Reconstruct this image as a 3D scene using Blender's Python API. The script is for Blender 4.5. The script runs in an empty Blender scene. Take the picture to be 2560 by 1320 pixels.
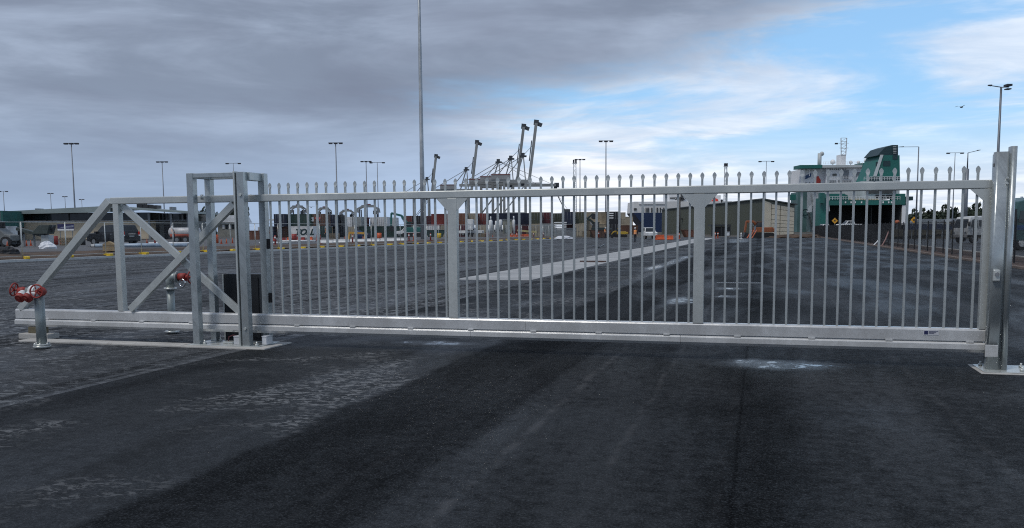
import bpy, math, random
from mathutils import Vector, Matrix
random.seed(7)
R = math.radians
SC = bpy.context.scene
COL = SC.collection

# ------------------------------------------------------------------ camera
# World frame: X runs along the gate, Y along the road, the camera stands over the origin.
EYE = 1.6; FPX = 2191.28; PITCH = .0995; ROLL = .0075; PPY = 793.26; TH = .2739
CR = Vector((math.cos(TH), math.sin(TH), 0)); CF = Vector((-math.sin(TH), math.cos(TH), 0)); CZ = Vector((0, 0, 1))
_F = CF*math.cos(PITCH) - CZ*math.sin(PITCH); _U = CF*math.sin(PITCH) + CZ*math.cos(PITCH)
_cx = CR*math.cos(ROLL) - _U*math.sin(ROLL); _cy = CR*math.sin(ROLL) + _U*math.cos(ROLL)
cam_d = bpy.data.cameras.new('camera'); cam = bpy.data.objects.new('camera', cam_d); COL.objects.link(cam)
mw = Matrix((_cx, _cy, -_F)).transposed().to_4x4(); mw.translation = Vector((0, 0, EYE)); cam.matrix_world = mw
cam_d.sensor_fit = 'HORIZONTAL'; cam_d.sensor_width = 36; cam_d.lens = FPX/2560*36
cam_d.shift_y = (PPY-660)/2560; cam_d.clip_end = 9000; cam_d.clip_start = .1
SC.camera = cam

# ------------------------------------------------------------------ node helper
class NT:
    def __init__(s, tree): s.t = tree; s.n = tree.nodes; s.l = tree.links
    def put(s, sock, v):
        if v is None: return
        if isinstance(v, bpy.types.NodeSocket): s.l.new(v, sock)
        else:
            if isinstance(v, (tuple, list)) and sock.type == 'RGBA' and len(v) == 3: v = (*v, 1)
            sock.default_value = v
    def new(s, typ, **kw):
        n = s.n.new(typ)
        for k, v in kw.items(): setattr(n, k, v)
        return n
    def math(s, op, a, b=None, clamp=False):
        n = s.new('ShaderNodeMath', operation=op, use_clamp=clamp); s.put(n.inputs[0], a); s.put(n.inputs[1], b); return n.outputs[0]
    def vmath(s, op, a, b=None, out=0):
        n = s.new('ShaderNodeVectorMath', operation=op); s.put(n.inputs[0], a); s.put(n.inputs[1], b)
        return n.outputs[out]
    def scale(s, v, sc): return s.vmath('MULTIPLY', v, sc)
    def sep(s, v): n = s.new('ShaderNodeSeparateXYZ'); s.put(n.inputs[0], v); return n.outputs
    def comb(s, x, y, z=0.0):
        n = s.new('ShaderNodeCombineXYZ'); s.put(n.inputs[0], x); s.put(n.inputs[1], y); s.put(n.inputs[2], z); return n.outputs[0]
    def noise(s, vec, sc=1.0, det=4.0, ro=.55, dist=0.0):
        n = s.new('ShaderNodeTexNoise'); s.put(n.inputs['Vector'], vec); s.put(n.inputs['Scale'], sc); s.put(n.inputs['Detail'], det)
        s.put(n.inputs['Roughness'], ro); s.put(n.inputs['Distortion'], dist); return n.outputs[0]
    def voro(s, vec, sc=1.0, feat='F1', out=0):
        n = s.new('ShaderNodeTexVoronoi', feature=feat); s.put(n.inputs['Vector'], vec); s.put(n.inputs['Scale'], sc); return n.outputs[out]
    def ss(s, v, a, b, lo=0.0, hi=1.0, mode='SMOOTHSTEP'):
        n = s.new('ShaderNodeMapRange', interpolation_type=mode); s.put(n.inputs[0], v)
        for i, q in enumerate((a, b, lo, hi)): s.put(n.inputs[i+1], q)
        return n.outputs[0]
    def mix(s, f, a, b, mode='MIX'):
        n = s.new('ShaderNodeMix', data_type='RGBA', blend_type=mode); n.clamp_factor = True
        s.put(n.inputs[0], f); s.put(n.inputs[6], a); s.put(n.inputs[7], b); return n.outputs[2]
    def bump(s, h, st=.3, d=.01):
        n = s.new('ShaderNodeBump'); s.put(n.inputs['Height'], h); s.put(n.inputs['Strength'], st); s.put(n.inputs['Distance'], d); return n.outputs[0]
    def pos(s): return s.new('ShaderNodeNewGeometry').outputs['Position']

# ------------------------------------------------------------------ sky, sun, exposure
SUN_DIR = (CR*-.42 + CF*-.36 + CZ*.83).normalized()
W = bpy.data.worlds.new('World'); SC.world = W; W.use_nodes = True
t = NT(W.node_tree); t.n.clear()
out = t.new('ShaderNodeOutputWorld'); bg = t.new('ShaderNodeBackground'); bg.inputs[1].default_value = .1
t.l.new(bg.outputs[0], out.inputs[0])
sky = t.new('ShaderNodeTexSky', sky_type='NISHITA'); sky.sun_disc = False
sky.sun_elevation = math.asin(SUN_DIR.z); sky.sun_rotation = math.atan2(SUN_DIR.x, SUN_DIR.y)
sky.air_density = 1.0; sky.dust_density = .6; sky.ozone_density = 1.6
d = t.vmath('NORMALIZE', t.new('ShaderNodeTexCoord').outputs['Generated'])
u = t.vmath('DOT_PRODUCT', d, tuple(CR), out=1); f = t.vmath('DOT_PRODUCT', d, tuple(CF), out=1); e = t.sep(d)[2]
# flat cloud layer: project the direction on a plane overhead
ez = t.math('ADD', t.math('MAXIMUM', e, 0.0), .07)
px_ = t.math('DIVIDE', u, ez); py_ = t.math('DIVIDE', f, ez)
pv = t.comb(px_, py_, 0.0)
n1 = t.noise(pv, .42, 6.0, .56, .35)            # large banks
n2 = t.noise(t.vmath('ADD', pv, (11.3, 4.1, 2.2)), 1.15, 7.0, .6, .5)   # smaller ragged cloud
n3 = t.noise(t.comb(t.math('MULTIPLY', u, 1.0), t.math('MULTIPLY', e, 5.0), 3.0), 3.2, 6.0, .6, .4)
# the grey deck: everything to the left and overhead, edge running up to the right
a1 = t.math('SUBTRACT', t.math('SUBTRACT', e, .125), t.math('MULTIPLY', u, .27))
a2 = t.math('MULTIPLY', t.math('SUBTRACT', -.02, u), .55)
deck = t.math('MAXIMUM', a1, a2)
deck = t.math('ADD', deck, t.math('MULTIPLY', t.math('SUBTRACT', n3, .5), .20))
deck = t.math('ADD', deck, t.math('MULTIPLY', t.math('SUBTRACT', n1, .5), .10))
deckm = t.ss(deck, -.035, .055)
skyc = t.mix(1.0, sky.outputs[0], (1.02, 1.22, 1.35), 'MULTIPLY')
skyc = t.mix(.6, skyc, (3.2, 5.9, 9.2))
# thin white cloud in the open part, thickest towards the horizon
lowb = t.ss(e, .03, .125, 1.0, 0.0)
wisp = t.math('ADD', t.math('MULTIPLY', lowb, .92), t.ss(t.math('ADD', n3, t.math('MULTIPLY', t.math('SUBTRACT', n2, .5), .25)), .42, .64, 0.0, .74))
wisp = t.math('MULTIPLY', wisp, 1.0, True)
wc = t.mix(t.ss(n2, .35, .68), (6.3, 7.0, 8.2), (9.2, 9.5, 10.0))
c = t.mix(wisp, skyc, wc)
# deck colour
dk = t.mix(t.ss(t.math('ADD', n3, t.math('MULTIPLY', t.math('SUBTRACT', n2, .5), .3)), .34, .68), (2.25, 2.5, 3.0), (3.75, 4.1, 4.75))
dk = t.mix(t.ss(t.math('ADD', n1, t.math('MULTIPLY', t.math('SUBTRACT', n2, .5), .4)), .42, .66, 0.0, .62), dk, (1.75, 1.85, 2.3))
dk = t.mix(t.ss(e, .0, .17, .78, 0.0), dk, t.mix(t.ss(u, -.45, .05), (3.3, 3.95, 4.9), (4.8, 5.8, 7.2)))
dk = t.mix(1.0, dk, (.98, 1.08, 1.21), 'MULTIPLY')
c = t.mix(deckm, c, dk)
c = t.mix(t.ss(e, -.02, .0, 1.0, 0.0), c, (.9, .95, 1.05))
t.l.new(c, bg.inputs[0])

sd = bpy.data.lights.new('sun', 'SUN'); sd.energy = 1.5; sd.angle = R(14); sd.color = (1, .96, .9)
so = bpy.data.objects.new('sun', sd); COL.objects.link(so); so.rotation_euler = SUN_DIR.to_track_quat('Z', 'Y').to_euler(); so.location = (0, 0, 60)
SC.cycles.use_denoising = False; SC.cycles.filter_width = 1.1; SC.cycles.sample_clamp_indirect = 4.0
vs = SC.view_settings; vs.view_transform = 'Standard'; vs.look = 'None'; vs.exposure = 0.14; vs.gamma = 1.0; vs.use_curve_mapping = False

# ------------------------------------------------------------------ geometry helpers
def ray(px, py):
    u = (px-1280)/FPX; v = (py-PPY)/FPX; s, c = math.sin(ROLL), math.cos(ROLL)
    a = u*c - v*s; b = v*c + u*s
    return a, math.cos(PITCH) - b*math.sin(PITCH), -math.sin(PITCH) - b*math.cos(PITCH)
def pl(px, py, dist):
    """point seen at a photo pixel, at a known distance ahead: (right, ahead, up) from the camera's foot"""
    a, b, c = ray(px, py); k = dist/b
    return Vector((a*k, dist, EYE + c*k))
def wp(v): return CR*v[0] + CF*v[1] + CZ*v[2]
def pix(px, py, dist): return wp(pl(px, py, dist))
def gnd(px, py, z=0.0):
    a, b, c = ray(px, py); k = (z-EYE)/c
    return CR*(a*k) + CF*(b*k) + CZ*z
def gdist(px, py, z=0.0):
    a, b, c = ray(px, py); return b*(z-EYE)/c

class MB:
    def __init__(s): s.v = []; s.f = []; s.sm = []
    def add(s, vs, fs, sm=False):
        o = len(s.v); s.v += [tuple(q) for q in vs]; s.f += [tuple(i+o for i in q) for q in fs]; s.sm += [sm]*len(fs); return s
    def box(s, x0, x1, y0, y1, z0, z1):
        return s.add([(x0,y0,z0),(x1,y0,z0),(x1,y1,z0),(x0,y1,z0),(x0,y0,z1),(x1,y0,z1),(x1,y1,z1),(x0,y1,z1)],
                     [(0,3,2,1),(4,5,6,7),(0,1,5,4),(1,2,6,5),(2,3,7,6),(3,0,4,7)])
    def hexa(s, p): return s.add(p, [(0,3,2,1),(4,5,6,7),(0,1,5,4),(1,2,6,5),(2,3,7,6),(3,0,4,7)])
    def bar(s, p, q, w, h, up=(0,0,1)):
        p = Vector(p); q = Vector(q); a = (q-p).normalized(); up = Vector(up)
        if abs(a.dot(up)) > .98: up = Vector((0, 1, 0))
        x = a.cross(up).normalized()*(w/2); y = x.cross(a).normalized()*(h/2)
        return s.hexa([p-x-y, p+x-y, p+x+y, p-x+y, q-x-y, q+x-y, q+x+y, q-x+y])
    def tube(s, pts, rs, n=10, cap=True, sm=True):
        pts = [Vector(p) for p in pts]
        if not isinstance(rs, (list, tuple)): rs = [rs]*len(pts)
        o = len(s.v); prev = None
        for i, p in enumerate(pts):
            a = (pts[min(i+1, len(pts)-1)] - pts[max(i-1, 0)]).normalized()
            if prev is None:
                up = Vector((0,0,1)) if abs(a.z) < .9 else Vector((1,0,0)); x = a.cross(up).normalized()
            else:
                x = (prev - a*prev.dot(a)).normalized()
            prev = x; y = a.cross(x)
            for k in range(n):
                an = 2*math.pi*k/n; s.v.append(tuple(p + (x*math.cos(an) + y*math.sin(an))*rs[i]))
        for i in range(len(pts)-1):
            for k in range(n):
                k2 = (k+1) % n; s.f.append((o+i*n+k, o+i*n+k2, o+(i+1)*n+k2, o+(i+1)*n+k)); s.sm.append(sm)
        if cap:
            s.f.append(tuple(o+k for k in reversed(range(n)))); s.sm.append(False)
            s.f.append(tuple(o+(len(pts)-1)*n+k for k in range(n))); s.sm.append(False)
        return s
    def torus(s, c, ax, r, rr, n=20, m=6):
        c = Vector(c); ax = Vector(ax).normalized(); up = Vector((0,0,1)) if abs(ax.z) < .9 else Vector((1,0,0))
        x = ax.cross(up).normalized(); y = ax.cross(x); o = len(s.v)
        for i in range(n):
            an = 2*math.pi*i/n; dr = x*math.cos(an) + y*math.sin(an)
            for j in range(m):
                b = 2*math.pi*j/m; s.v.append(tuple(c + dr*(r + rr*math.cos(b)) + ax*(rr*math.sin(b))))
        for i in range(n):
            for j in range(m):
                i2 = (i+1) % n; j2 = (j+1) % m
                s.f.append((o+i*m+j, o+i*m+j2, o+i2*m+j2, o+i2*m+j)); s.sm.append(True)
        return s
    def prism(s, poly, a0, a1, axis='y'):
        """extrude a 2-D polygon along an axis; poly is (x,z) for y, (y,z) for x, (x,y) for z"""
        def P(u, v, a): return {'y': (u, a, v), 'x': (a, u, v), 'z': (u, v, a)}[axis]
        n = len(poly); vs = [P(u, v, a0) for u, v in poly] + [P(u, v, a1) for u, v in poly]
        fs = [tuple(range(n)), tuple(range(2*n-1, n-1, -1))] + [(i, i+n, (i+1) % n + n, (i+1) % n) for i in range(n)]
        return s.add(vs, fs)
    def ball(s, c, r, n=10, m=6, sq=(1,1,1)):
        o = len(s.v); c = Vector(c)
        for j in range(m+1):
            b = math.pi*j/m
            for i in range(n):
                a = 2*math.pi*i/n; s.v.append((c.x + r*sq[0]*math.sin(b)*math.cos(a), c.y + r*sq[1]*math.sin(b)*math.sin(a), c.z + r*sq[2]*math.cos(b)))
        for j in range(m):
            for i in range(n):
                i2 = (i+1) % n; s.f.append((o+j*n+i, o+(j+1)*n+i, o+(j+1)*n+i2, o+j*n+i2)); s.sm.append(True)
        return s
    def mesh(s, name='mesh'):
        me = bpy.data.meshes.new(name); me.from_pydata(s.v, [], s.f)
        me.polygons.foreach_set('use_smooth', s.sm); me.validate(); me.update(); 
        import bmesh
        b = bmesh.new(); b.from_mesh(me); bmesh.ops.recalc_face_normals(b, faces=b.faces); b.to_mesh(me); b.free()
        return me
    def build(s, name, mat, parent=None, bevel=0):
        o = bpy.data.objects.new(name, s.mesh(name)); COL.objects.link(o)
        if mat: o.data.materials.append(mat)
        if parent: o.parent = parent
        if bevel:
            m = o.modifiers.new('bevel', 'BEVEL'); m.width = bevel; m.segments = 2; m.limit_method = 'ANGLE'; m.angle_limit = R(40)
        return o
def obj(name, me, mat, parent=None, loc=(0,0,0), rz=0.0, sc=None):
    o = bpy.data.objects.new(name, me); COL.objects.link(o); o.location = loc; o.rotation_euler = (0, 0, rz)
    if sc: o.scale = sc
    if parent: o.parent = parent
    if mat:
        if not me.materials: me.materials.append(mat)
        if me.materials[0] != mat:
            o.material_slots[0].link = 'OBJECT'; o.material_slots[0].material = mat
    return o
def tag(o, label=None, cat=None, group=None, kind=None):
    if label: o['label'] = label
    if cat: o['category'] = cat
    if group: o['group'] = group
    if kind: o['kind'] = kind
    return o
def thing(name, label, cat, loc=(0,0,0), rz=0.0, group=None):
    o = bpy.data.objects.new(name, None); COL.objects.link(o); o.location = loc; o.rotation_euler = (0, 0, rz); o.empty_display_size = .1
    return tag(o, label, cat, group)
def copy_tree(o, parent=None):
    c = o.copy(); COL.objects.link(c); c.parent = parent
    for ch in o.children: copy_tree(ch, c)
    return c
class PX:
    """camera-facing local frame at a distance: turns photo pixels into metres for one far thing"""
    def __init__(s, px, dist, z=0.0):
        s.o = pl(px, 575, dist); s.o.z = z; s.d = dist
    @property
    def loc(s): return wp(s.o)
    def p(s, px, py, dd=0.0): return pl(px, py, s.d+dd) - s.o
    def box(s, mb, x0, x1, y0, y1, dd=0.0, depth=1.0):
        a = s.p(x0, y1, dd); b = s.p(x1, y0, dd); return mb.box(a.x, b.x, dd, dd+depth, a.z, b.z)
    def rect(s, mb, x0, x1, y0, y1, dd=0.0, th=.05): return s.box(mb, x0, x1, y0, y1, dd-th, th)

# ------------------------------------------------------------------ materials
MATS = {}
def mat(key, col, rough=.6, metal=0.0, var=.18, sc=1.5, bump=0.0, bsc=60.0, spec=.5, dirt=0.0):
    if key in MATS: return MATS[key]
    m = bpy.data.materials.new(key); m.use_nodes = True; t = NT(m.node_tree)
    b = t.n['Principled BSDF']; b.inputs['Roughness'].default_value = rough; b.inputs['Metallic'].default_value = metal
    b.inputs['Specular IOR Level'].default_value = spec
    p = t.pos(); n = t.noise(p, sc, 5.0, .6)
    lo = tuple(max(0, q*(1-var)) for q in col); hi = tuple(q*(1+var) for q in col)
    c = t.mix(t.ss(n, .3, .7), lo, hi)
    if dirt:
        n2 = t.noise(t.scale(p, (1.0, 1.0, .25)), sc*2.3, 6.0, .65)
        c = t.mix(t.ss(n2, .52, .75, 0.0, dirt), c, (.09, .075, .06))
    t.put(b.inputs['Base Color'], c)
    t.put(b.inputs['Roughness'], t.ss(n, .25, .75, max(.05, rough-.1), min(1, rough+.1)))
    if bump: t.put(b.inputs['Normal'], t.bump(t.noise(p, bsc, 3.0, .6), bump, .01))
    MATS[key] = m; return m

def galv_mat(key, col, rough, diag=0.0, metal=.55, rust=.35):
    m = bpy.data.materials.new(key); m.use_nodes = True; t = NT(m.node_tree); b = t.n['Principled BSDF']
    p = t.pos()
    sp = t.voro(p, 38.0, 'F1', 1)                       # zinc spangle
    spv = t.sep(sp)[0]
    n = t.noise(t.scale(p, (1.0, 1.0, .35)), 2.2, 5.0, .6)
    n2 = t.noise(p, 9.0, 4.0, .6)
    k = t.math('ADD', t.math('MULTIPLY', spv, .08), t.math('MULTIPLY', n, .75)); k = t.math('ADD', k, t.math('MULTIPLY', n2, .25))
    c = t.mix(t.ss(k, .38, .86), tuple(q*.86 for q in col), tuple(q*1.12 for q in col))
    if diag:
        s = t.sep(p); w = t.math('ADD', t.math('MULTIPLY', s[0], 9.0), t.math('MULTIPLY', s[2], 5.5))
        w = t.noise(t.comb(w, t.math('MULTIPLY', s[0], .6), t.math('MULTIPLY', s[2], .5)), 1.6, 3.0, .6)
        c = t.mix(t.ss(w, .5, .68, 0.0, diag), c, tuple(q*.66 for q in col))
    # white rust and run marks
    r = t.noise(t.scale(p, (3.0, 3.0, .5)), 3.0, 6.0, .65)
    c = t.mix(t.ss(r, .60, .74, 0.0, rust), c, (.62, .64, .64))
    t.put(b.inputs['Base Color'], c); b.inputs['Metallic'].default_value = metal
    t.put(b.inputs['Roughness'], t.ss(k, .35, .85, rough-.1, rough+.12))
    t.put(b.inputs['Normal'], t.bump(n2, .08, .01))
    MATS[key] = m; return m
GALV = galv_mat('galvanised_steel', (.56, .585, .57), .36, 0, .4, .06)
GALVP = galv_mat('galvanised_portal', (.44, .48, .49), .30, .55, .58, .08)
PICK = galv_mat('galvanised_picket', (.48, .51, .51), .36, 0, .45, .1)
ALU = galv_mat('mill_aluminium', (.64, .645, .645), .30, 0, .4, 0.0)
TRK = galv_mat('track_aluminium', (.68, .685, .68), .30, 0, .35, 0.0)
DARK = mat('dark_paint', (.02, .022, .026), .45)
BLACK = mat('black_plastic', (.012, .012, .014), .4)
RED = mat('red_paint', (.27, .03, .024), .6, var=.3, sc=14, dirt=.55)
WHITE = mat('white_paint', (.72, .73, .73), .45, var=.06, dirt=.25)
CONC = mat('concrete', (.42, .41, .39), .85, var=.14, sc=2.5, bump=.25, bsc=45, dirt=.35)
CONC2 = mat('pale_concrete', (.36, .365, .365), .75, var=.16, sc=.6, bump=.2, bsc=25, dirt=.4)
RUBBER = mat('rubber', (.015, .015, .016), .75)
GLASS = mat('dark_glass', (.012, .016, .02), .08, var=.1)
YEL = mat('yellow_plastic', (.62, .42, .02), .55, dirt=.5, sc=3)
ORNG = mat('orange_plastic', (.55, .10, .03), .55, dirt=.3, sc=3)
HIVIS = mat('hivis_orange', (1.0, .36, .10), .6, var=.1)
SKIN = mat('skin', (.45, .26, .18), .6)
NAVY = mat('navy_cloth', (.012, .016, .03), .8)
DIRT = mat('brown_dirt', (.075, .05, .034), .95, var=.4, sc=.8, bump=.6, bsc=6)
STEEL = mat('grey_steel', (.20, .22, .24), .5, .3)
POLE = mat('mast_grey', (.17, .19, .22), .45, .4)
POLEL = mat('mast_light_grey', (.34, .37, .40), .45, .4, var=.25, sc=.4)
LAMP = mat('lamp_head', (.03, .032, .04), .5)
CHROME = mat('chrome', (.7, .7, .7), .15, 1.0)
TAIL = mat('tail_light', (.5, .02, .015), .2)
CRANE = mat('crane_grey', (.25, .265, .27), .6, var=.2, sc=.05)
CRANED = mat('crane_dark', (.05, .058, .07), .6, var=.2, sc=.05)

# ------------------------------------------------------------------ ground
D = 10.825            # the gate's front face stands at Y = D
def asphalt(key, base, rib=False):
    m = bpy.data.materials.new(key); m.use_nodes = True; t = NT(m.node_tree); b = t.n['Principled BSDF']
    p = t.pos(); s = t.sep(p); X, Y = s[0], s[1]
    big = t.noise(t.scale(p, (.9, .10, 1.0)), 1.0, 5.0, .62, .3)       # long paving streaks
    blot = t.noise(p, .30, 6.0, .62, .6)
    fine = t.noise(p, 62.0, 3.0, .8); mid = t.noise(p, 9.0, 8.0, .7)
    k = t.math('ADD', t.math('MULTIPLY', big, .55), t.math('MULTIPLY', blot, .5))
    k = t.math('ADD', k, t.math('MULTIPLY', t.math('SUBTRACT', mid, .5), .55)); k = t.ss(k, .38, .70)
    c = t.mix(k, tuple(q*.62 for q in base), tuple(q*1.5 for q in base))
    spec = t.ss(k, 0.0, 1.0, .04, .20) if not rib else t.ss(k, 0.0, 1.0, .08, .28)
    fl1 = t.noise(t.scale(p, (1.0, 1.7, 1.0)), 9.0 if not rib else 4.6, 8.0, .68, .9)
    if rib:
        area = t.ss(t.noise(p, .16, 4.0, .6), .36, .60)
        wav = t.noise(t.scale(p, (1.3, .035, 1.0)), 1.0, 5.0, .68)
        wm_ = t.ss(wav, .52, .58)
        c = t.mix(t.math('MULTIPLY', wm_, .75), c, tuple(q*.40 for q in base)); spec = t.math('MULTIPLY', spec, t.ss(wm_, 0.0, 1.0, 1.35, .2))
        flk = t.math('MULTIPLY', t.ss(fl1, .53, .59), t.ss(area, 0.0, 1.0, .3, 1.0))
        fcol = (.21, .22, .23)
    else:
        # worn aggregate only on the older left strip; the newer lanes are close textured
        wobx = t.math('ADD', X, t.math('MULTIPLY', t.math('SUBTRACT', t.noise(p, 1.2, 4.0, .6), .5), .35))
        left = t.ss(wobx, -3.66, -3.48, 1.0, 0.0)
        area = t.math('MULTIPLY', left, t.ss(t.noise(p, .42, 4.0, .6, .5), .47, .60))
        flk = t.math('MULTIPLY', t.ss(fl1, .50, .565), area)
        fcol = (.17, .175, .18)
        c = t.mix(t.math('MULTIPLY', left, .65), c, tuple(q*1.55 for q in base)); spec = t.math('ADD', spec, t.math('MULTIPLY', left, .02))
        def seam(x0, w, st):
            wob = t.math('MULTIPLY', t.math('SUBTRACT', t.noise(t.scale(p, (0.0, .5, 0.0)), 1.0, 3.0), .5), .22)
            dx = t.math('ABSOLUTE', t.math('SUBTRACT', t.math('ADD', X, wob), x0))
            return t.math('MULTIPLY', t.ss(dx, 0.0, w, st, 0.0), t.ss(t.noise(p, 2.6, 5.0, .7), .40, .60))
        for x0, w, st in ((-1.72, .07, .30), (-.2, .06, .40), (-2.5, .05, .2), (-.95, .05, .22), (1.6, .06, .15)):
            c = t.mix(seam(x0, w, st), c, (.115, .115, .12))
        c = t.mix(t.ss(t.math('ABSOLUTE', t.math('ADD', X, .05)), .08, .5, .65, 0.0), c, tuple(q*.4 for q in base))
        jx = t.math('ABSOLUTE', t.math('ADD', t.math('ADD', X, .12), t.math('MULTIPLY', t.math('SUBTRACT', t.noise(p, 3.0, 6.0, .7), .5), .06)))
        c = t.mix(t.ss(jx, .006, .02, .6, 0.0), c, (.004, .004, .005)); spec = t.math('MULTIPLY', spec, t.ss(jx, .006, .02, .35, 1.0))
        def band(x0, x1, sf): return t.math('MULTIPLY', t.ss(wobx, x0-sf, x0+sf), t.ss(wobx, x1-sf, x1+sf, 1.0, 0.0))
        dkm = t.math('ADD', t.math('MULTIPLY', band(-3.55, -2.05, .07), .66), t.math('MULTIPLY', band(-.28, .42, .22), .72)); dkm = t.math('ADD', dkm, t.math('MULTIPLY', band(-7.2, -6.2, .25), .5))
        c = t.mix(dkm, c, tuple(q*.3 for q in base)); spec = t.math('MULTIPLY', spec, t.math('SUBTRACT', 1.0, dkm))
        spec = t.math('MULTIPLY', spec, t.ss(X, -.6, 1.2, .85, 1.75))
    c = t.mix(t.math('MULTIPLY', flk, .85), c, fcol); spec = t.math('ADD', spec, t.math('MULTIPLY', flk, .30 if rib else .12))
    c = t.mix(t.ss(fine, .50, .68, 0.0, .75), c, tuple(q*3.2 for q in base)); spec = t.math('MULTIPLY', spec, t.ss(fine, .32, .66, .55, 1.45))
    # standing water and damp patches
    wet = None
    for (cx, cy, rx, ry) in PUDDLES:
        q = t.math('ADD', t.math('POWER', t.math('DIVIDE', t.math('SUBTRACT', X, cx), rx), 2.0), t.math('POWER', t.math('DIVIDE', t.math('SUBTRACT', Y, cy), ry), 2.0))
        q = t.math('SUBTRACT', 1.0, q); wet = q if wet is None else t.math('MAXIMUM', wet, q)
    wn = t.noise(t.scale(p, (1.0, .8, 1.0)), 3.6, 9.0, .74, .5)
    wm = t.ss(t.math('ADD', t.math('MAXIMUM', wet, -2.2), t.math('MULTIPLY', t.math('SUBTRACT', wn, .55), 9.0)), 0.3, .9, 0.0, .95)
    damp = t.ss(t.noise(t.scale(p, (.5, .12, 1.0)), 1.0, 5.0, .6, .5), .44, .64)
    halo = t.ss(t.math('ADD', wet, t.math('MULTIPLY', t.math('SUBTRACT', wn, .5), 3.0)), -1.3, .9)
    c = t.mix(t.math('MULTIPLY', wm, .7), c, tuple(q*.35 for q in base))
    ro = t.ss(damp, 0.0, 1.0, .68 if not rib else .72, .46 if not rib else .52); ro = t.math('SUBTRACT', ro, t.math('MULTIPLY', halo, .26))
    ro = t.math('ADD', t.math('MULTIPLY', ro, t.math('SUBTRACT', 1.0, wm)), t.math('MULTIPLY', wm, .07))
    spec = t.math('ADD', spec, t.math('ADD', t.math('MULTIPLY', wm, .32), t.math('MULTIPLY', halo, .16)))
    t.put(b.inputs['Base Color'], c); t.put(b.inputs['Roughness'], ro); t.put(b.inputs['Specular IOR Level'], spec)
    h = t.math('ADD', t.math('MULTIPLY', fine, .8), t.math('MULTIPLY', fl1, 2.0 if rib else 1.0))
    t.put(b.inputs['Normal'], t.bump(h, t.math('MULTIPLY', t.math('SUBTRACT', 1.0, wm), .6 if rib else .55), .02 if rib else .012))
    return m
def pud(px, py, rx, ry): g = gnd(px, py); return (g.x, g.y, rx, ry)
PUDDLES = [pud(1950, 913, .62, .34), pud(1690, 652, .30, 7.0), pud(1640, 668, .3, 3.5), pud(1705, 752, .30, .9), pud(1825, 722, .32, .5),
           pud(1815, 742, .25, .35), pud(1850, 600, 1.2, 20.0), pud(1080, 858, .5, .2)]
ASPH = asphalt('lane_asphalt', (.0135, .015, .0168)); YARD = asphalt('yard_asphalt', (.038, .041, .045), True)
ROADM = mat('road_asphalt', (.045, .048, .052), .6, var=.2, sc=.3)
def sheet(name, pts, z, m):
    mb = MB(); mb.add([(x, y, z) for x, y in pts], [tuple(range(len(pts)))]); return tag(mb.build(name, m), kind='structure')
FAR = mat('far_ground', (.07, .065, .055), .95, var=.3, sc=.02)
sheet('ground', [(-3000, -40), (3000, -40), (3000, 4500), (-3000, 4500)], -.012, FAR)
sheet('yard_pavement', [(-45, -30), (-6.7, -30), (-6.7, 165), (-45, 165)], 0.0, YARD)
sheet('lane_pavement', [(-6.7, -30), (9.4, -30), (9.4, 165), (-6.7, 165)], .004, ASPH)
sheet('access_road', [(12.6, 20), (60, 20), (60, 185), (12.6, 185)], .0, ROADM)
# verge between lane and road: kerb, mulch
KERBD = mat('dirty_kerb', (.15, .115, .095), .85, var=.25, sc=1.2, dirt=.5)
mb = MB(); mb.box(9.4, 9.58, -30, 165, -.05, .10); tag(mb.build('kerb', KERBD, bevel=.02), kind='structure')
VERGE = mat('mulch', (.055, .032, .022), .95, var=.45, sc=2.5, bump=.6, bsc=12)
mb = MB(); nx, ny = 6, 130; rnd = random.Random(3)
for j in range(ny+1):
    for i in range(nx+1):
        mb.v.append((9.58+3.0*i/nx, -30+195*j/ny, .02+.10*math.sin(math.pi*i/nx)+rnd.uniform(0, .05)))
for j in range(ny):
    for i in range(nx): a = j*(nx+1)+i; mb.f.append((a, a+1, a+nx+2, a+nx+1)); mb.sm.append(True)
tag(mb.build('mulch_verge', VERGE), kind='structure')
mb = MB(); mb.box(12.45, 12.6, 20, 185, -.05, .12); tag(mb.build('kerb', CONC, bevel=.02), kind='structure')
# concrete strip across the yard: slabs
strip = bpy.data.objects.new('concrete_strip', None); COL.objects.link(strip); tag(strip, kind='structure')
y = 26.9
while y < 150:
    y1 = min(y+6.0, 150); mb = MB(); mb.box(-9.55, -6.95, y+.012, y1-.012, -.02, .009); mb.build('slab', CONC2, strip); y = y1
# left kerb (a line on the yard's left edge) and raised building site behind it
KA = Vector((-41.2, 30, 0)); KB = Vector((-30.6, 138, 0)); KD = (KB-KA).normalized(); KN = Vector((-KD.y, KD.x, 0))
mb = MB()
def kpt(a, off, z): q = KA + KD*a + KN*off; return (q.x, q.y, z)
for a0, a1 in ((-70, 112),):
    mb.hexa([kpt(a0, 0, 0), kpt(a1, 0, 0), kpt(a1, .45, 0), kpt(a0, .45, 0), kpt(a0, 0, .14), kpt(a1, 0, .14), kpt(a1, .45, .14), kpt(a0, .45, .14)])
tag(mb.build('kerb', mat('site_kerb', (.50, .50, .49), .8, var=.15, sc=.8, dirt=.3)), kind='structure')
SITE = mat('site_ground', (.075, .07, .066), .55, var=.4, sc=.25, bump=.4, bsc=8)
mb = MB(); rnd = random.Random(5); na = 60; offs = [.45, 1.2, 2.5, 4.5, 9, 20, 60, 260]
zz = [.10, .16, .28, .42, .45, .45, .45, .45]
for i in range(na+1):
    a = -70 + 182*i/na
    for o_, z_ in zip(offs, zz): mb.v.append(kpt(a, o_, z_ + (rnd.uniform(-.06, .10) if .6 < o_ < 6 else 0)))
k = len(offs)
for i in range(na):
    for j in range(k-1): a = i*k+j; mb.f.append((a, a+1, a+k+1, a+k)); mb.sm.append(True)
SITEO = tag(mb.build('site_terrain', SITE), kind='structure')
mb = MB()
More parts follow.
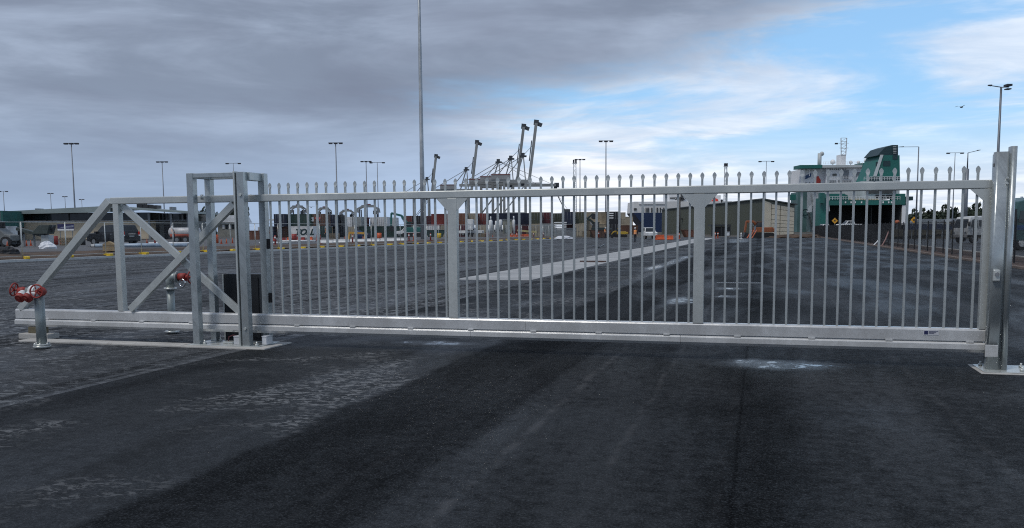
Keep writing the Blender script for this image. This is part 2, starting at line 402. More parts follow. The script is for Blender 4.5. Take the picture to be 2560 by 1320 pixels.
for i in range(na+1):
    a = -70 + 182*i/na
    for o_, z_ in ((.46, .13), (.9, .2), (2.3, .37), (3.4, .42)): mb.v.append(kpt(a, o_, z_ + rnd.uniform(.0, .10)))
for i in range(na):
    for j in range(3): a = i*4+j; mb.f.append((a, a+1, a+5, a+4)); mb.sm.append(True)
tag(mb.build('dirt_bank', DIRT), kind='structure')

# ------------------------------------------------------------------ the sliding gate
gate = thing('sliding_gate', 'galvanised cantilever sliding gate with spear topped pickets across the asphalt lane', 'gate', (-4, D, 0))
def gp(x): return x+4     # world X -> gate local X
Z_RT, Z_RB, Z_BT, Z_TT, Z_TB = 2.111, 2.014, .452, .297, .186
XT, XE, XC = -10.95, 2.476, -9.12
for a, b_ in ((XT, -2.865), (-2.862, XE)):
    mb = MB(); mb.prism([(0, .313), (0, .430), (.007, .443), (.020, Z_BT), (.10, Z_BT), (.10, .313)], gp(a), gp(b_), 'x'); mb.build('bottom_beam', ALU, gate)
for a, b_ in ((XT, -6.9), (-6.897, -3.60), (-3.597, -.90), (-.897, XE)):
    mb = MB(); mb.prism([(-.004, Z_TT), (-.028, .281), (-.028, .222), (-.004, Z_TB), (.10, Z_TB), (.10, Z_TT)], gp(a), gp(b_), 'x'); mb.build('track', TRK, gate, bevel=.003)
MB().box(gp(XT+.01), gp(XE-.01), .06, .09, Z_TT, .313).build('spacer', ALU, gate)
x = -10.4
while x < 2.4:
    MB().box(gp(x), gp(x+.075), -.020, .07, Z_TT, .3128).build('clip', TRK, gate); x += .845
MB().box(gp(XC), gp(XE+.02), 0, .095, Z_RB, Z_RT).build('top_rail', GALV, gate, bevel=.010)
# tail triangle and cross bracing
def brace(x0, z0, x1, z1, y0, y1, w, nm='brace', m=GALV):
    a = Vector((x0, 0, z0)); b_ = Vector((x1, 0, z1)); n = (b_-a).normalized(); q = Vector((-n.z, 0, n.x))*(w/2)
    mb = MB(); mb.prism([((a+q).x, (a+q).z), ((a-q).x, (a-q).z), ((b_-q).x, (b_-q).z), ((b_+q).x, (b_+q).z)], y0, y1, 'y')
    for i, v in enumerate(mb.v): mb.v[i] = (gp(v[0]), v[1], v[2])
    return mb.build(nm, m, gate, bevel=.003)
brace(-10.88, Z_BT-.005, -9.155, 2.068, 0, .105, .102)
def stile(x0, x1, y0=0.004, y1=.092, nm='stile'): return MB().box(gp(x0), gp(x1), y0, y1, Z_BT, Z_RB).build(nm, GALV, gate, bevel=.003)
stile(-9.08, -8.985, .002, .10); stile(-7.06, -6.965)
brace(-8.97, 1.99, -7.08, .47, .056, .105, .098); brace(-8.86, .475, -7.07, 1.985, -.02, .054, .098)
for x in (-3.905, -.755):
    stile(x, x+.125, .002, .094, 'post')
    for sg in (-1, 1):
        xa = x if sg < 0 else x+.125; mb = MB()
        mb.prism([(gp(xa), Z_RB), (gp(xa+sg*.155), Z_RB), (gp(xa), Z_RB-.165)], .006, .018, 'y'); mb.build('gusset', GALV, gate)
stile(2.40, XE, .002, .094, 'end_post')
mb = MB(); mb.prism([(gp(2.40), Z_RB), (gp(2.25), Z_RB), (gp(2.40), Z_RB-.14)], .006, .018, 'y'); mb.build('gusset', GALV, gate)
# pickets, each with a pressed spear tip
pk = MB().box(-.0125, .0125, .035, .060, Z_BT, Z_RB).mesh('picket')
def tip_mesh():
    mb = MB(); c = .0475
    def ring(z, w, d): return [(-w, c-d, z), (w, c-d, z), (w, c+d, z), (-w, c+d, z)]
    rings = [ring(Z_RT, .0125, .0125), ring(Z_RT+.078, .0125, .0125), ring(Z_RT+.098, .018, .008), ring(Z_RT+.112, .024, .0045), ring(Z_RT+.130, .023, .0035), ring(Z_RT+.146, .014, .003), ring(Z_RT+.158, .003, .002)]
    for i, r in enumerate(rings):
        mb.v += r
        if i:
            o = (i-1)*4
            for k in range(4): mb.f.append((o+k, o+(k+1) % 4, o+4+(k+1) % 4, o+4+k)); mb.sm.append(False)
    mb.f.append(tuple(range(len(mb.v)-4, len(mb.v)))); mb.sm.append(False)
    return mb.mesh('spear_tip')
tp = tip_mesh()
for i in range(63):
    x = -6.516 + i*.1427
    q = obj('picket', pk, PICK, gate, (gp(x), 0, 0)); tq = obj('spear_tip', tp, PICK, q)
MB().box(gp(1.83), gp(1.99), -.003, .001, .372, .428).build('nameplate', mat('plate', (.55, .56, .6), .4), gate).name = 'nameplate'
mb = MB(); mb.box(gp(1.838), gp(1.878), -.005, -.002, .380, .420); mb.build('emblem', mat('plate_blue', (.02, .025, .09), .4), gate)
mb = MB()
for i, z in enumerate((.412, .400, .388)): mb.box(gp(1.886), gp(1.982-.02*i), -.005, -.002, z, z+.005)
mb.build('print', mat('plate_blue', (.02, .025, .09)), gate)

# ------------------------------------------------------------------ guide portal
por = thing('guide_portal', 'galvanised box frame of four posts that the sliding gate runs through', 'frame', (-7.2, 10.8, .03))
def pb(x0, x1, y0, y1, z0, z1, nm, m=GALVP, bev=.004, par=por): return MB().box(x0+7.2, x1+7.2, y0-10.8, y1-10.8, z0-.03, z1-.03).build(nm, m, par, bevel=bev)
FL, FR, BL, BR = (-7.63, -7.53), (-6.845, -6.735), (-7.62, -7.53), (-6.76, -6.66)
for (a, b_), y0 in ((FL, 10.57), (FR, 10.57), (BL, 10.965), (BR, 10.965)):
    pb(a, b_, y0, y0+.10, .03, 2.41, 'post')
pb(-6.895, -6.868, 10.565, 10.66, .03, 2.42, 'flat_bar', GALV)
pb(-6.868, -6.845, 10.60, 10.62, .03, 2.40, 'groove', DARK, 0)
pb(FL[1], -6.895, 10.575, 10.635, 2.345, 2.405, 'top_rail'); pb(BL[1], BR[0], 10.99, 11.05, 2.345, 2.405, 'top_rail')
pb(FL[0]+.01, FL[1]-.01, 10.67, 10.965, 2.345, 2.405, 'top_rail')
pb(-6.80, -6.70, 10.67, 10.965, 2.30, 2.408, 'top_rail')
pb(-7.70, -6.58, 10.53, 11.10, .022, .032, 'base_plate', GALV)
for x, y in ((-7.48, 10.62), (-6.64, 10.60), (-7.48, 11.0), (-6.6, 10.9)):
    mb = MB(); mb.tube([(x+7.2, y-10.8, .0), (x+7.2, y-10.8, .06)], .012, 8); mb.tube([(x+7.2, y-10.8, .003), (x+7.2, y-10.8, .025)], .026, 6); mb.build('anchor_bolt', GALV, por)
for z in (2.07, .24):
    mb = MB(); mb.tube([(-6.79+7.2, -.245, z), (-6.79+7.2, -.225, z)], .022, 8); mb.build('bolt', GALV, por)
for z in (1.36, .60): pb(-6.655, -6.605, 10.98, 11.05, z, z+.14, 'photo_sensor', BLACK, .006)
for x in (-7.48, -6.88):
    for y in (10.70, 10.955):
        mb = MB(); mb.tube([(x+7.2, y-10.8, 2.02), (x+7.2, y-10.8, 2.09)], .02, 12); mb.build('guide_roller', GALV, por)
# roller carriages and their boxes on the plate
for x0, x1, y0 in ((-7.02, -6.90, 10.63), (-6.63, -6.56, 10.72)):
    t_ = thing('junction_box', 'small pale metal box on the base plate %s' % ('between the front posts of the portal' if x0 < -6.9 else 'outside the right post of the portal'), 'box', ((x0+x1)/2, y0, .034))
    w = (x1-x0)/2; MB().box(-w, w, 0, .16, 0, .105).build('body', mat('box_grey', (.55, .57, .60), .4), t_, bevel=.004)
    MB().box(-w-.004, w+.004, -.004, .164, .107, .122).build('lid', mat('box_grey', (.55, .57, .60)), t_, bevel=.003)
mb = MB(); mb.tube([(-7.22, 10.80, .05), (-7.2, 10.79, .12), (-7.12, 10.77, .15), (-7.0, 10.73, .14), (-6.94, 10.71, .13)], .008, 6)
tag(mb.build('cable', mat('cable_red', (.10, .02, .03), .6)), 'thin dark red cable looping over the portal base plate', 'cable')
mb = MB(); mb.box(-7.26, -7.1, 10.72, 10.84, .034, .06); tag(mb.build('roller_bracket', GALV, bevel=.004), 'low steel roller bracket on the portal base plate', 'bracket')
# operator cabinet
cab = thing('operator_cabinet', 'black gate motor cabinet standing behind the portal posts', 'cabinet', (-7.245, 11.22, 0))
MB().box(-.30, .30, 0, .30, .0, .99).build('body', DARK, cab, bevel=.008)
MB().box(-.27, .28, -.014, .0, .06, .95).build('door', mat('cab_black', (.012, .014, .018), .5), cab, bevel=.004)
MB().box(-.305, -.285, -.018, -.003, .02, .99).build('trim', GALV, cab)
# footings
pad = MB(); pad.box(-7.75, -6.42, 10.44, 11.16, -.05, .022); pad.box(-10.55, -7.75, 10.45, 10.70, -.05, .026)
tag(pad.build('concrete_footing', CONC, bevel=.01), kind='structure')
blk = thing('tail_support', 'weathered concrete and steel stand under the tail of the gate', 'stand', (-10.55, D+.03, 0))
MB().box(-.28, .26, -.12, .12, 0, .085).build('block', CONC, blk, bevel=.01)
MB().box(-.16, .12, -.05, .06, .088, .18).build('bracket', mat('old_bracket', (.16, .14, .09), .7, .3, dirt=.6), blk, bevel=.004)

# ------------------------------------------------------------------ latch post
lp = thing('latch_post', 'tall galvanised latch post with receiver at the right end of the gate', 'post', (2.6, 10.85, .02))
def lb(x0, x1, y0, y1, z0, z1, nm, m=GALVP, bev=.006): return MB().box(x0-2.6, x1-2.6, y0-10.85, y1-10.85, z0-.02, z1-.02).build(nm, m, lp, bevel=bev)
def rprofile(x0, x1, y0, y1, r, n=6):
    pts = []
    for cx, cy, a0 in ((x0+r, y0+r, 180), (x1-r, y0+r, 270), (x1-r, y1-r, 0), (x0+r, y1-r, 90)):
        for i in range(n+1): a = R(a0+90*i/n); pts.append((cx+r*math.cos(a), cy+r*math.sin(a)))
    return pts
def col_(x0, x1, y0, y1, r, z0, z1, nm, m=GALVP):
    mb = MB(); mb.prism([(a-2.6, b_-10.85) for a, b_ in rprofile(x0, x1, y0, y1, r)], z0-.02, z1-.02, 'z'); mb.sm = [False, False]+[True]*(len(mb.f)-2)
    return mb.build(nm, m, lp)
col_(2.50, 2.588, 10.79, 11.02, .02, .02, 2.395, 'main_post'); col_(2.452, 2.590, 10.655, 10.785, .03, .02, 2.40, 'front_cheek'); col_(2.598, 2.662, 10.64, 10.80, .03, .02, 2.455, 'side_post')
lb(2.58, 2.61, 10.69, 10.76, .03, 2.38, 'weld_strip', GALVP, 0)
lb(2.4485, 2.4515, 10.69, 10.76, 2.25, 2.28, 'slot', BLACK, 0)
lb(2.47, 2.54, 10.605, 10.653, 1.00, 1.13, 'lock_box', GALV, .012)
mb = MB(); mb.tube([(2.505-2.6, -.262, 1.06), (2.505-2.6, -.235, 1.06)], .022, 12); mb.build('lock_cylinder', CHROME, lp)
lb(2.43, 2.56, 10.632, 10.653, .165, .30, 'receiver', TRK); lb(2.482, 2.60, 10.95, 11.0, .165, .30, 'receiver', TRK)
for z in (2.04, 2.10): 
    mb = MB(); mb.tube([(2.575-2.6, 10.645-10.85, z), (2.575-2.6, 10.675-10.85, z)], .012, 8); mb.build('bolt', GALV, lp)
lb(2.40, 3.0, 10.50, 11.05, .012, .022, 'base_plate', GALV, .002)
for x, y in ((2.80, 10.62), (2.86, 10.9), (2.46, 10.95)):
    mb = MB(); mb.tube([(x-2.6, y-10.85, 0), (x-2.6, y-10.85, .05)], .012, 8); mb.tube([(x-2.6, y-10.85, .004), (x-2.6, y-10.85, .024)], .024, 6); mb.build('anchor_bolt', GALV, lp)
mb = MB(); mb.box(2.36, 3.2, 10.44, 11.1, -.05, .011); tag(mb.build('concrete_footing', CONC, bevel=.004), kind='structure')

# ------------------------------------------------------------------ hydrants
HYD = galv_mat('hydrant_grey', (.30, .34, .34), .45, 0, .3)
hy = thing('fire_hydrant', 'grey fire hydrant with twin red valves and hand wheels in front of the gate tail', 'hydrant', (-9.59, 9.90, 0))
MB().tube([(0,0,0), (0,0,.78)], .066, 20).build('pipe', HYD, hy)
MB().tube([(0,0,.02), (0,0,.045)], .115, 20).tube([(0,0,.05), (0,0,.07)], .105, 20).build('flange', GALV, hy)
for k in range(6):
    a = k*math.pi/3; MB().tube([(.092*math.cos(a), .092*math.sin(a), .04), (.092*math.cos(a), .092*math.sin(a), .085)], .012, 6).build('bolt', GALV, hy)
MB().tube([(.08,0,.80), (-.28,0,.80)], .05, 14).tube([(0,0,.76), (0,0,.835)], .072, 16).build('cross_pipe', HYD, hy)
MB().tube([(-.115,0,.80), (-.07,0,.80)], .085, 18).tube([(-.06,0,.80), (-.03,0,.80)], .075, 18).build('coupling', mat('pale_coupling', (.62, .64, .65), .4), hy)
for i, (x, ax) in enumerate(((-.25, Vector((-.95, -.2, .2))), (.07, Vector((.25, -.95, .1))))):
    ax.normalize(); c = Vector((x, -.02, .80)); hw = c + ax*.13
    v = MB().tube([c-ax*.02, c+ax*.06], [.06, .045], 14).ball(c, .064, 14, 8).build('valve', RED, hy)
    MB().tube([c+ax*.05, hw], .014, 8).build('stem', RED, v)
    wm = MB().torus(hw, ax, .088, .011, 24, 8)
    up = Vector((0,0,1)); xx = ax.cross(up).normalized(); yy = ax.cross(xx)
    for k in range(5):
        a = 2*math.pi*k/5; wm.tube([hw, hw+(xx*math.cos(a)+yy*math.sin(a))*.088], .008, 6)
    wm.tube([hw-ax*.015, hw+ax*.015], .02, 10); wm.build('hand_wheel', RED, v)
    o0 = c + Vector((.06 if i == 0 else -.12, -.05, -.03)); od = Vector((.05 if i == 0 else -.1, -.75, -.55)).normalized()
    MB().tube([c, o0+od*.03], .045, 12).tube([o0+od*.02, o0+od*.06], .066, 16).build('outlet', mat('pale_coupling', (.62, .64, .65)), v)
    MB().tube([o0+od*.06, o0+od*.115], [.070, .062], 18).tube([o0+od*.115, o0+od*.125], .03, 10).build('outlet_cap', RED, v)
h2 = thing('fire_hydrant', 'grey fire hydrant with one red valve standing behind the gate tail', 'hydrant', (-8.93, 11.85, 0))
MB().tube([(0,0,0), (0,0,.72)], .058, 18).build('pipe', HYD, h2)
MB().tube([(0,0,.02), (0,0,.05)], .11, 18).tube([(0,0,.70), (0,0,.735)], .10, 18).build('flange', GALV, h2)
MB().tube([(0,0,.73), (0,0,.84), (.02,0,.88), (.06,0,.90), (.14,0,.90)], .066, 16).tube([(.14,0,.90), (.165,0,.90)], .095, 18).build('elbow', HYD, h2)
v = MB().tube([(.17,0,.90), (.30,0,.90)], .062, 16).tube([(.30,0,.90), (.34,0,.90)], .04, 12).build('valve', RED, h2)
MB().tube([(.34,0,.90), (.40,0,.90)], .014, 8).torus((.40,0,.90), (1,0,0), .10, .012, 22, 8).tube([(.40,-.1,.90), (.40,.1,.90)], .008, 6).tube([(.40,0,.80), (.40,0,1.0)], .008, 6).build('hand_wheel', RED, v)
MB().torus((.25,-.04,.81), (.2,1,0), .06, .014, 18, 8).build('shackle', CHROME, h2)
rg = MB(); a0 = Vector((-8.40, 12.35, .02)); rg.hexa([a0+Vector(q) for q in ((0,0,0), (.34,-.05,0), (.36,.08,0), (.02,.1,0), (.03,.01,.03), (.30,-.03,.08), (.32,.06,.09), (.05,.08,.02))])
tag(rg.build('red_rag', mat('red_cloth', (.5, .02, .03), .8), bevel=.01), 'crumpled red rag lying on the asphalt beside the rear hydrant', 'rag')

# drain grate in the lane and a steel bar left on the concrete strip
dr = thing('drain_grate', 'long narrow steel drain grate set across the lane asphalt', 'grate', (-.53, 26.4, .004))
MB().box(-.62, .62, -.16, .16, -.02, .004).build('pit', BLACK, dr)
for s_ in (-1, 1): MB().box(-.64, .64, s_*.17-.015, s_*.17+.015, -.01, .012).build('frame', STEEL, dr)
for i in range(25): MB().box(-.61+i*.05, -.595+i*.05, -.155, .155, -.005, .010).build('grate_bar', STEEL, dr)
sb = gnd(1450, 655.5); se = gnd(1515, 656); mb = MB(); mb.bar((sb.x, sb.y, .05), (se.x, se.y, .05), .09, .06)
tag(mb.build('steel_bar', mat('rusty_bar', (.06, .03, .025), .8)), 'dark rusty steel bar lying across the pale concrete strip', 'bar')
fa, fb, fc = gnd(1480, 614.5), gnd(1495, 620.5), gnd(1512, 611.5)
mb = MB(); mb.tube([(fa.x, fa.y, .04), (fb.x, fb.y, .04), (fc.x, fc.y, .05)], .05, 6)
tag(mb.build('hose', BLACK), 'black hose kinked on the grey yard asphalt', 'hose')

# ------------------------------------------------------------------ light masts and poles
MASTG = 'floodlight masts on the horizon'
def mast(px, py, dist, label, heads=2, arm=2.2, z0=0.0, r=.16, name='light_mast', m=None, group=MASTG):
    P = PX(px, dist, z0); top = P.p(px, py); m = m or POLE
    o = thing(name, label, 'light mast', P.loc + wp(Vector((top.x, 0, 0))) , TH, group); H = top.z
    MB().tube([(0,0,0), (0,0,.5), (0,0,H)], [r*1.5, r*1.35, r*.6], 8).build('pole', m, o)
    MB().tube([(-arm,0,H), (arm,0,H)], .07*max(1, r/.16), 6).build('crossarm', m, o)
    s = max(1.0, r/.16)
    xs = {2: (-arm, arm), 3: (-arm, 0, arm), 4: (-arm, -arm*.45, arm*.45, arm)}[heads]
    for x in xs:
        mb = MB(); mb.prism([(-.45*s, .05), (.45*s, .05), (.38*s, -.28*s), (-.38*s, -.28*s)], -.3*s, .3*s, 'y')
        for i, v in enumerate(mb.v): mb.v[i] = (v[0]+x, v[1], v[2]+H)
        mb.build('floodlight', LAMP, o)
    return o
mast(178, 358, 199, 'tall floodlight mast rising behind the low terminal building roof', 3, 1.2)
mast(405, 404, 254, 'floodlight mast just left of the gate portal above the tail rail', 3, 1.2)
mast(583, 408, 262, 'slim twin lamp mast seen above the top of the portal frame', 2, 1.8, r=.11)
mast(839, 357, 202, 'tallest floodlight mast between the portal and the first gate post', 3, 1.15)
mast(915, 403, 255, 'left mast of the close pair left of the tall bare pole', 3, 1.15)
mast(943, 406, 258, 'right mast of the close pair left of the tall bare pole', 2, 1.8, r=.13)
mast(1515, 352, 202, 'tall floodlight mast to the right of the quay cranes', 3, 1.2)
mast(1450, 398, 256, 'shorter floodlight mast beside the white lattice tower', 3, 1.1)
mast(1916, 403, 266, 'twin lamp mast rising behind the warehouse gable', 2, 1.9, r=.13)
mast(2388, 382, 244, 'twin lamp mast above the right part of the gate', 2, 1.9, r=.14)
mast(8, 478, 418, 'small floodlight mast at the far left edge', 2, 1.6, r=.2)
mast(126, 483, 450, 'faint small mast left of the tall mast over the terminal roof', 2, .9, r=.2)
mast(162, 491, 470, 'faint short mast close beside the tall mast over the terminal roof', 2, .8, r=.2)
mast(204, 498, 500, 'very faint mast right of the tall mast over the terminal roof', 2, .9, r=.2)
def street_lamp(px, py, dist, arms, label, r=.1, knee=None):
    P = PX(px, dist); top = P.p(px, py); H = top.z
    o = thing('street_lamp', label, 'street lamp', P.loc + wp(Vector((top.x, 0, 0))), TH)
    if knee: MB().tube([(0,0,0), (0,0,knee)], [r*1.6, r*1.5], 10).tube([(0,0,knee), (0,0,H)], [r*.6, r*.4], 8).build('pole', POLE, o)
    else: MB().tube([(0,0,0), (0,0,H)], [r*1.4, r*.7], 10).build('pole', POLE, o)
    for (ax, az) in arms:
        MB().tube([(0,0,H), (ax*.75,0,H+az*.75)], .035, 6).build('arm', POLE, o)
        mb = MB(); mb.hexa([(ax*.75,-.12,H+az*.75-.03), (ax,-.1,H+az-.03), (ax,.1,H+az-.03), (ax*.75,.12,H+az*.75-.03), (ax*.75,-.1,H+az*.75+.07), (ax,-.06,H+az+.03), (ax,.06,H+az+.03), (ax*.75,.1,H+az*.75+.07)])
        mb.build('lamp_head', LAMP, o)
    return o
l1 = street_lamp(2503, 218, 65, [(-.95, .15)], 'tall street lamp with a flat head behind the latch post', .10)
H1 = PX(2503, 65).p(2503, 218).z
MB().tube([(0,0,H1), (.55,0,H1)], .035, 6).build('arm', POLE, l1)
MB().box(.3, .68, -.25, .25, H1+.06, H1+.2).build('floodlight', LAMP, l1); MB().box(.33, .65, -.2, .2, H1-.18, H1-.1).build('floodlight', LAMP, l1)
street_lamp(2420, 382, 99, [(1.35, .3)], 'single arm street lamp with a thick lower pole right of the twin mast', .13, 8.0)
street_lamp(2297, 367, 114, [(-2.6, 0.0)], 'street lamp with a long level arm right of the green funnel', .09)
# tall bare pole
P = PX(1057, 118); tpz = P.p(1047, 0).z
o = thing('monopole', 'very tall plain grey steel pole running out of the top of the picture', 'pole', P.loc + wp(Vector((P.p(1058, 590).x, 0, 0))), TH)
MB().tube([(0,0,0), (0,0,12), (0,0,12.05), (0,0,26), (0,0,26.05), (0,0,44)], [.34, .29, .27, .225, .21, .13], 14).build('shaft', POLEL, o)
MB().tube([(0,0,0), (0,0,.08)], .55, 14).build('base_plate', POLEL, o); MB().tube([(-1.2,0,43.8), (1.2,0,43.8)], .08, 6).build('head_frame', POLE, o)
def lattice(px, py, dist, w, label, m):
    P = PX(px, dist); H = P.p(px, py).z; o = thing('lattice_tower', label, 'tower', P.loc, TH); mb = MB()
    for sx in (-1, 1):
        for sy in (-1, 1): mb.bar((sx*w, sy*w, 0), (sx*w*.6, sy*w*.6, H), .14, .14)
    n = int(H/ (w*2.2)); br = MB()
    for i in range(n):
        z0, z1 = H*i/n, H*(i+1)/n; a, b_ = w*(1-.4*i/n), w*(1-.4*(i+1)/n); s = 1 if i % 2 else -1
        br.bar((-a*s, -a, z0), (b_*s, -b_, z1), .09, .09); br.bar((-a, -a*s, z0), (-b_, b_*s, z1), .09, .09)
        br.bar((a*s, a, z0), (-b_*s, b_, z1), .09, .09); br.bar((a, a*s, z0), (b_, -b_*s, z1), .09, .09)
    mb.build('leg_frame', m, o); br.build('bracing', m, o); MB().box(-w*1.1, w*1.1, -w, w, H, H+.25).build('platform', m, o); MB().box(-w*.9, -w*.2, -w, w, H+.25, H+1.4).box(w*.2, w*.9, -w, w, H+.25, H+1.4).build('floodlight', LAMP, o)
WSTEEL = mat('white_steel', (.55, .58, .60), .5, .2)
lattice(1437, 409, 330, .75, 'white lattice lighting tower right of the quay cranes', WSTEEL)
lattice(1812, 417, 360, .7, 'white lattice lighting tower rising over the green warehouse', WSTEEL)

# ------------------------------------------------------------------ quay cranes
def crane(px, dist, up, label):
    """px is where the apex of the A-frame stands; local x runs out over the water"""
    P = PX(px, dist); o = thing('quay_crane', label, 'crane', P.loc, TH, 'quay cranes on the horizon')
    for x in (2.0, -18.0):
        for y in (-9, 9):
            mb = MB(); mb.hexa([(x-1.2, y-.8, 0), (x+1.2, y-.8, 0), (x+1.2, y+.8, 0), (x-1.2, y+.8, 0), (x-1.0, y-.7, 46), (x+1.0, y-.7, 46), (x+1.0, y+.7, 46), (x-1.0, y+.7, 46)]); mb.build('leg', CRANE, o)
            MB().box(x-3.2, x+3.2, y-.6, y+.6, 0, 1.6).build('bogie', CRANED, o)
    for y in (-9, 9):
        MB().bar((-18, y, 17), (2, y, 17), 1.2, 1.5).build('portal_beam', CRANE, o)
        MB().bar((-18, y, 18), (2, y, 44), .7, .7).build('diagonal_brace', CRANE, o)
        MB().bar((-18, y, 45), (2, y, 45), 1.0, 1.4).build('upper_beam', CRANE, o)
    for x in (2, -18): MB().bar((x, -9, 30), (x, 9, 30), .8, 1.0).build('cross_beam', CRANE, o)
    for y in (-3, 3): MB().box(-40, 5, y-.6, y+.6, 45.8, 48.2).build('girder', CRANE, o)
    MB().box(-30, -12, -4, 4, 48.3, 53.5).build('machinery_house', mat('house_grey', (.30, .31, .32), .6, sc=.05), o)
    MB().box(-30.2, -12, -4.1, -3.98, 52.4, 53.2).build('house_stripe', mat('stripe_red', (.17, .05, .05), .6), o)
    mb = MB(); mb.bar((2, -3, 48), (.3, -1.5, 70), .9, .9); mb.bar((2, 3, 48), (.3, 1.5, 70), .9, .9); mb.bar((-7, -3, 48), (-.3, -1.5, 70), .9, .9); mb.bar((-7, 3, 48), (-.3, 1.5, 70), .9, .9); mb.build('a_frame', CRANE, o)
    MB().box(-3.2, 3.2, -2.5, 2.5, 69.2, 70.6).box(-2, 1.4, -1.6, 1.6, 70.6, 73).build('apex_platform', CRANED, o)
    for y in (-2.2, 2.2):
        MB().bar((-.5, y, 70), (-18, y, 48.5), .55, .55).build('backstay', CRANE, o); MB().bar((-.5, y, 70), (-38, y, 48.5), .3, .3).build('backstay', CRANE, o)
    a = Vector((5.5, 0, 46.5)); b_ = Vector((12.3, 0, 100)) if up else Vector((58, 0, 46.5))
    for y in (-2.4, 2.4): MB().bar(a+Vector((0, y, 0)), b_+Vector((0, y, 0)), 2.7, 1.2, (0,1,0)).build('boom', CRANE, o)
    mb = MB()
    for i in range(9):
        q = a.lerp(b_, (i+.5)/9); mb.bar(q+Vector((0,-2.4,0)), q+Vector((0,2.4,0)), .5, .5)
    mb.build('boom_tie', CRANED, o)
    n = (b_-a).normalized(); s = Vector((n.z, 0, -n.x))
    MB().bar(a.lerp(b_, .35)-s*2.2, a.lerp(b_, .70)-s*2.2, .9, 3.0, (0,1,0)).build('boom_walkway', CRANED, o)
    mb = MB(); mb.bar(b_-n*1.5, b_+n*3.2, 4.6, 3.0, (0,1,0)); mb.bar(b_+s*1.0, b_+s*5.6-n*1.2, 3.4, 2.4, (0,1,0)); mb.build('boom_head', CRANED, o)
    for y in (-1.8, 1.8):
        MB().bar((.4, y, 71), a.lerp(b_, .62)-s*1.0, .28, .28).build('forestay', CRANE, o)
        if not up: MB().bar((.4, y, 71), a.lerp(b_, .97), .28, .28).build('forestay', CRANE, o)
    MB().box(-2, 1.2, -1.8, 1.8, 42.5, 45.2).build('cab', CRANED, o)
    return o
crane(1309, 830, True, 'rightmost quay crane with the tallest raised boom')
crane(1279, 860, True, 'second quay crane from the right with its boom raised')
crane(1248, 900, False, 'middle quay crane with its boom lowered level')
crane(1168, 1010, True, 'quay crane with raised boom left of the lowered one')
crane(1070, 1190, True, 'leftmost and smallest quay crane beside the tall pole')
# small harbour crane far off
P = PX(1412, 700); o = thing('harbour_crane', 'small slewing harbour crane with thin jib over the containers', 'crane', P.loc, TH)
MB().bar((0,0,0), (0,0,17), 1.4, 1.4).build('tower', CRANED, o); MB().bar((0,0,17), (-6.5,0,30), .7, .7).build('jib', CRANED, o); MB().box(-7.4, -5.8, -.7, .7, 29.4, 31).build('jib_head', CRANED, o); MB().box(-.8, 4.2, -1.4, 1.4, 15, 17.6).build('cab', CRANED, o); MB().bar((2,0,17.6), (-5.6,0,29), .2, .2).build('stay', CRANED, o)
# straddle carriers
def straddle(px, dist, ytop, wpx, label):
    P = PX(px, dist); H = P.p(px, ytop).z; w = wpx*dist/FPX/2
    o = thing('straddle_carrier', label, 'straddle carrier', P.loc, TH, 'straddle carriers in the container yard')
    for x in (-w*.72, w*.72):
        for y in (-2.4, 2.4): MB().bar((x, y, 1), (x, y, H*.82), .5, .5).build('leg', CRANED, o)
        MB().box(x-.5, x+.5, -4.5, 4.5, .8, 1.6).build('bogie', CRANED, o)
        for y in (-3.6, -1.2, 1.2, 3.6): MB().tube([(x-.3, y, .8), (x+.3, y, .8)], .8, 12).build('wheel', RUBBER, o)
    mb = MB()
    for y in (-2.4, 2.4): mb.prism([(-w, H*.72), (-w*.92, H*.86), (-w*.5, H*.94), (w*.5, H*.94), (w*.92, H*.86), (w, H*.72), (w*.86, H*.72), (w*.8, H*.83), (w*.45, H*.895), (-w*.45, H*.895), (-w*.8, H*.83), (-w*.86, H*.72)], y-.3, y+.3, 'y')
    mb.build('top_frame', CRANE, o)
    MB().box(-w*.55, w*.55, -1.8, 1.8, H*.94, H*.965).build('deck', STEEL, o)
    MB().box(-w*.15, w*.2, -1.2, 1.2, H*.965, H).build('engine_housing', mat('dull_red', (.16, .04, .04), .6), o)
    MB().box(w*.5, w*.85, -2.9, -1.4, H*.66, H*.78).build('cab', GLASS, o)
    MB().box(-w*.6, w*.6, -1.2, 1.2, H*.52, H*.56).build('spreader', mat('dull_red', (.16, .04, .04)), o)
straddle(746, 400, 511, 40, 'leftmost straddle carrier standing above the sign container')
straddle(812, 410, 516, 34, 'second straddle carrier from the left above the stacks')
straddle(869, 440, 522, 36, 'low straddle carrier above the white door containers')
straddle(922, 385, 510, 56, 'largest straddle carrier above the grey columns right of the mast pair')

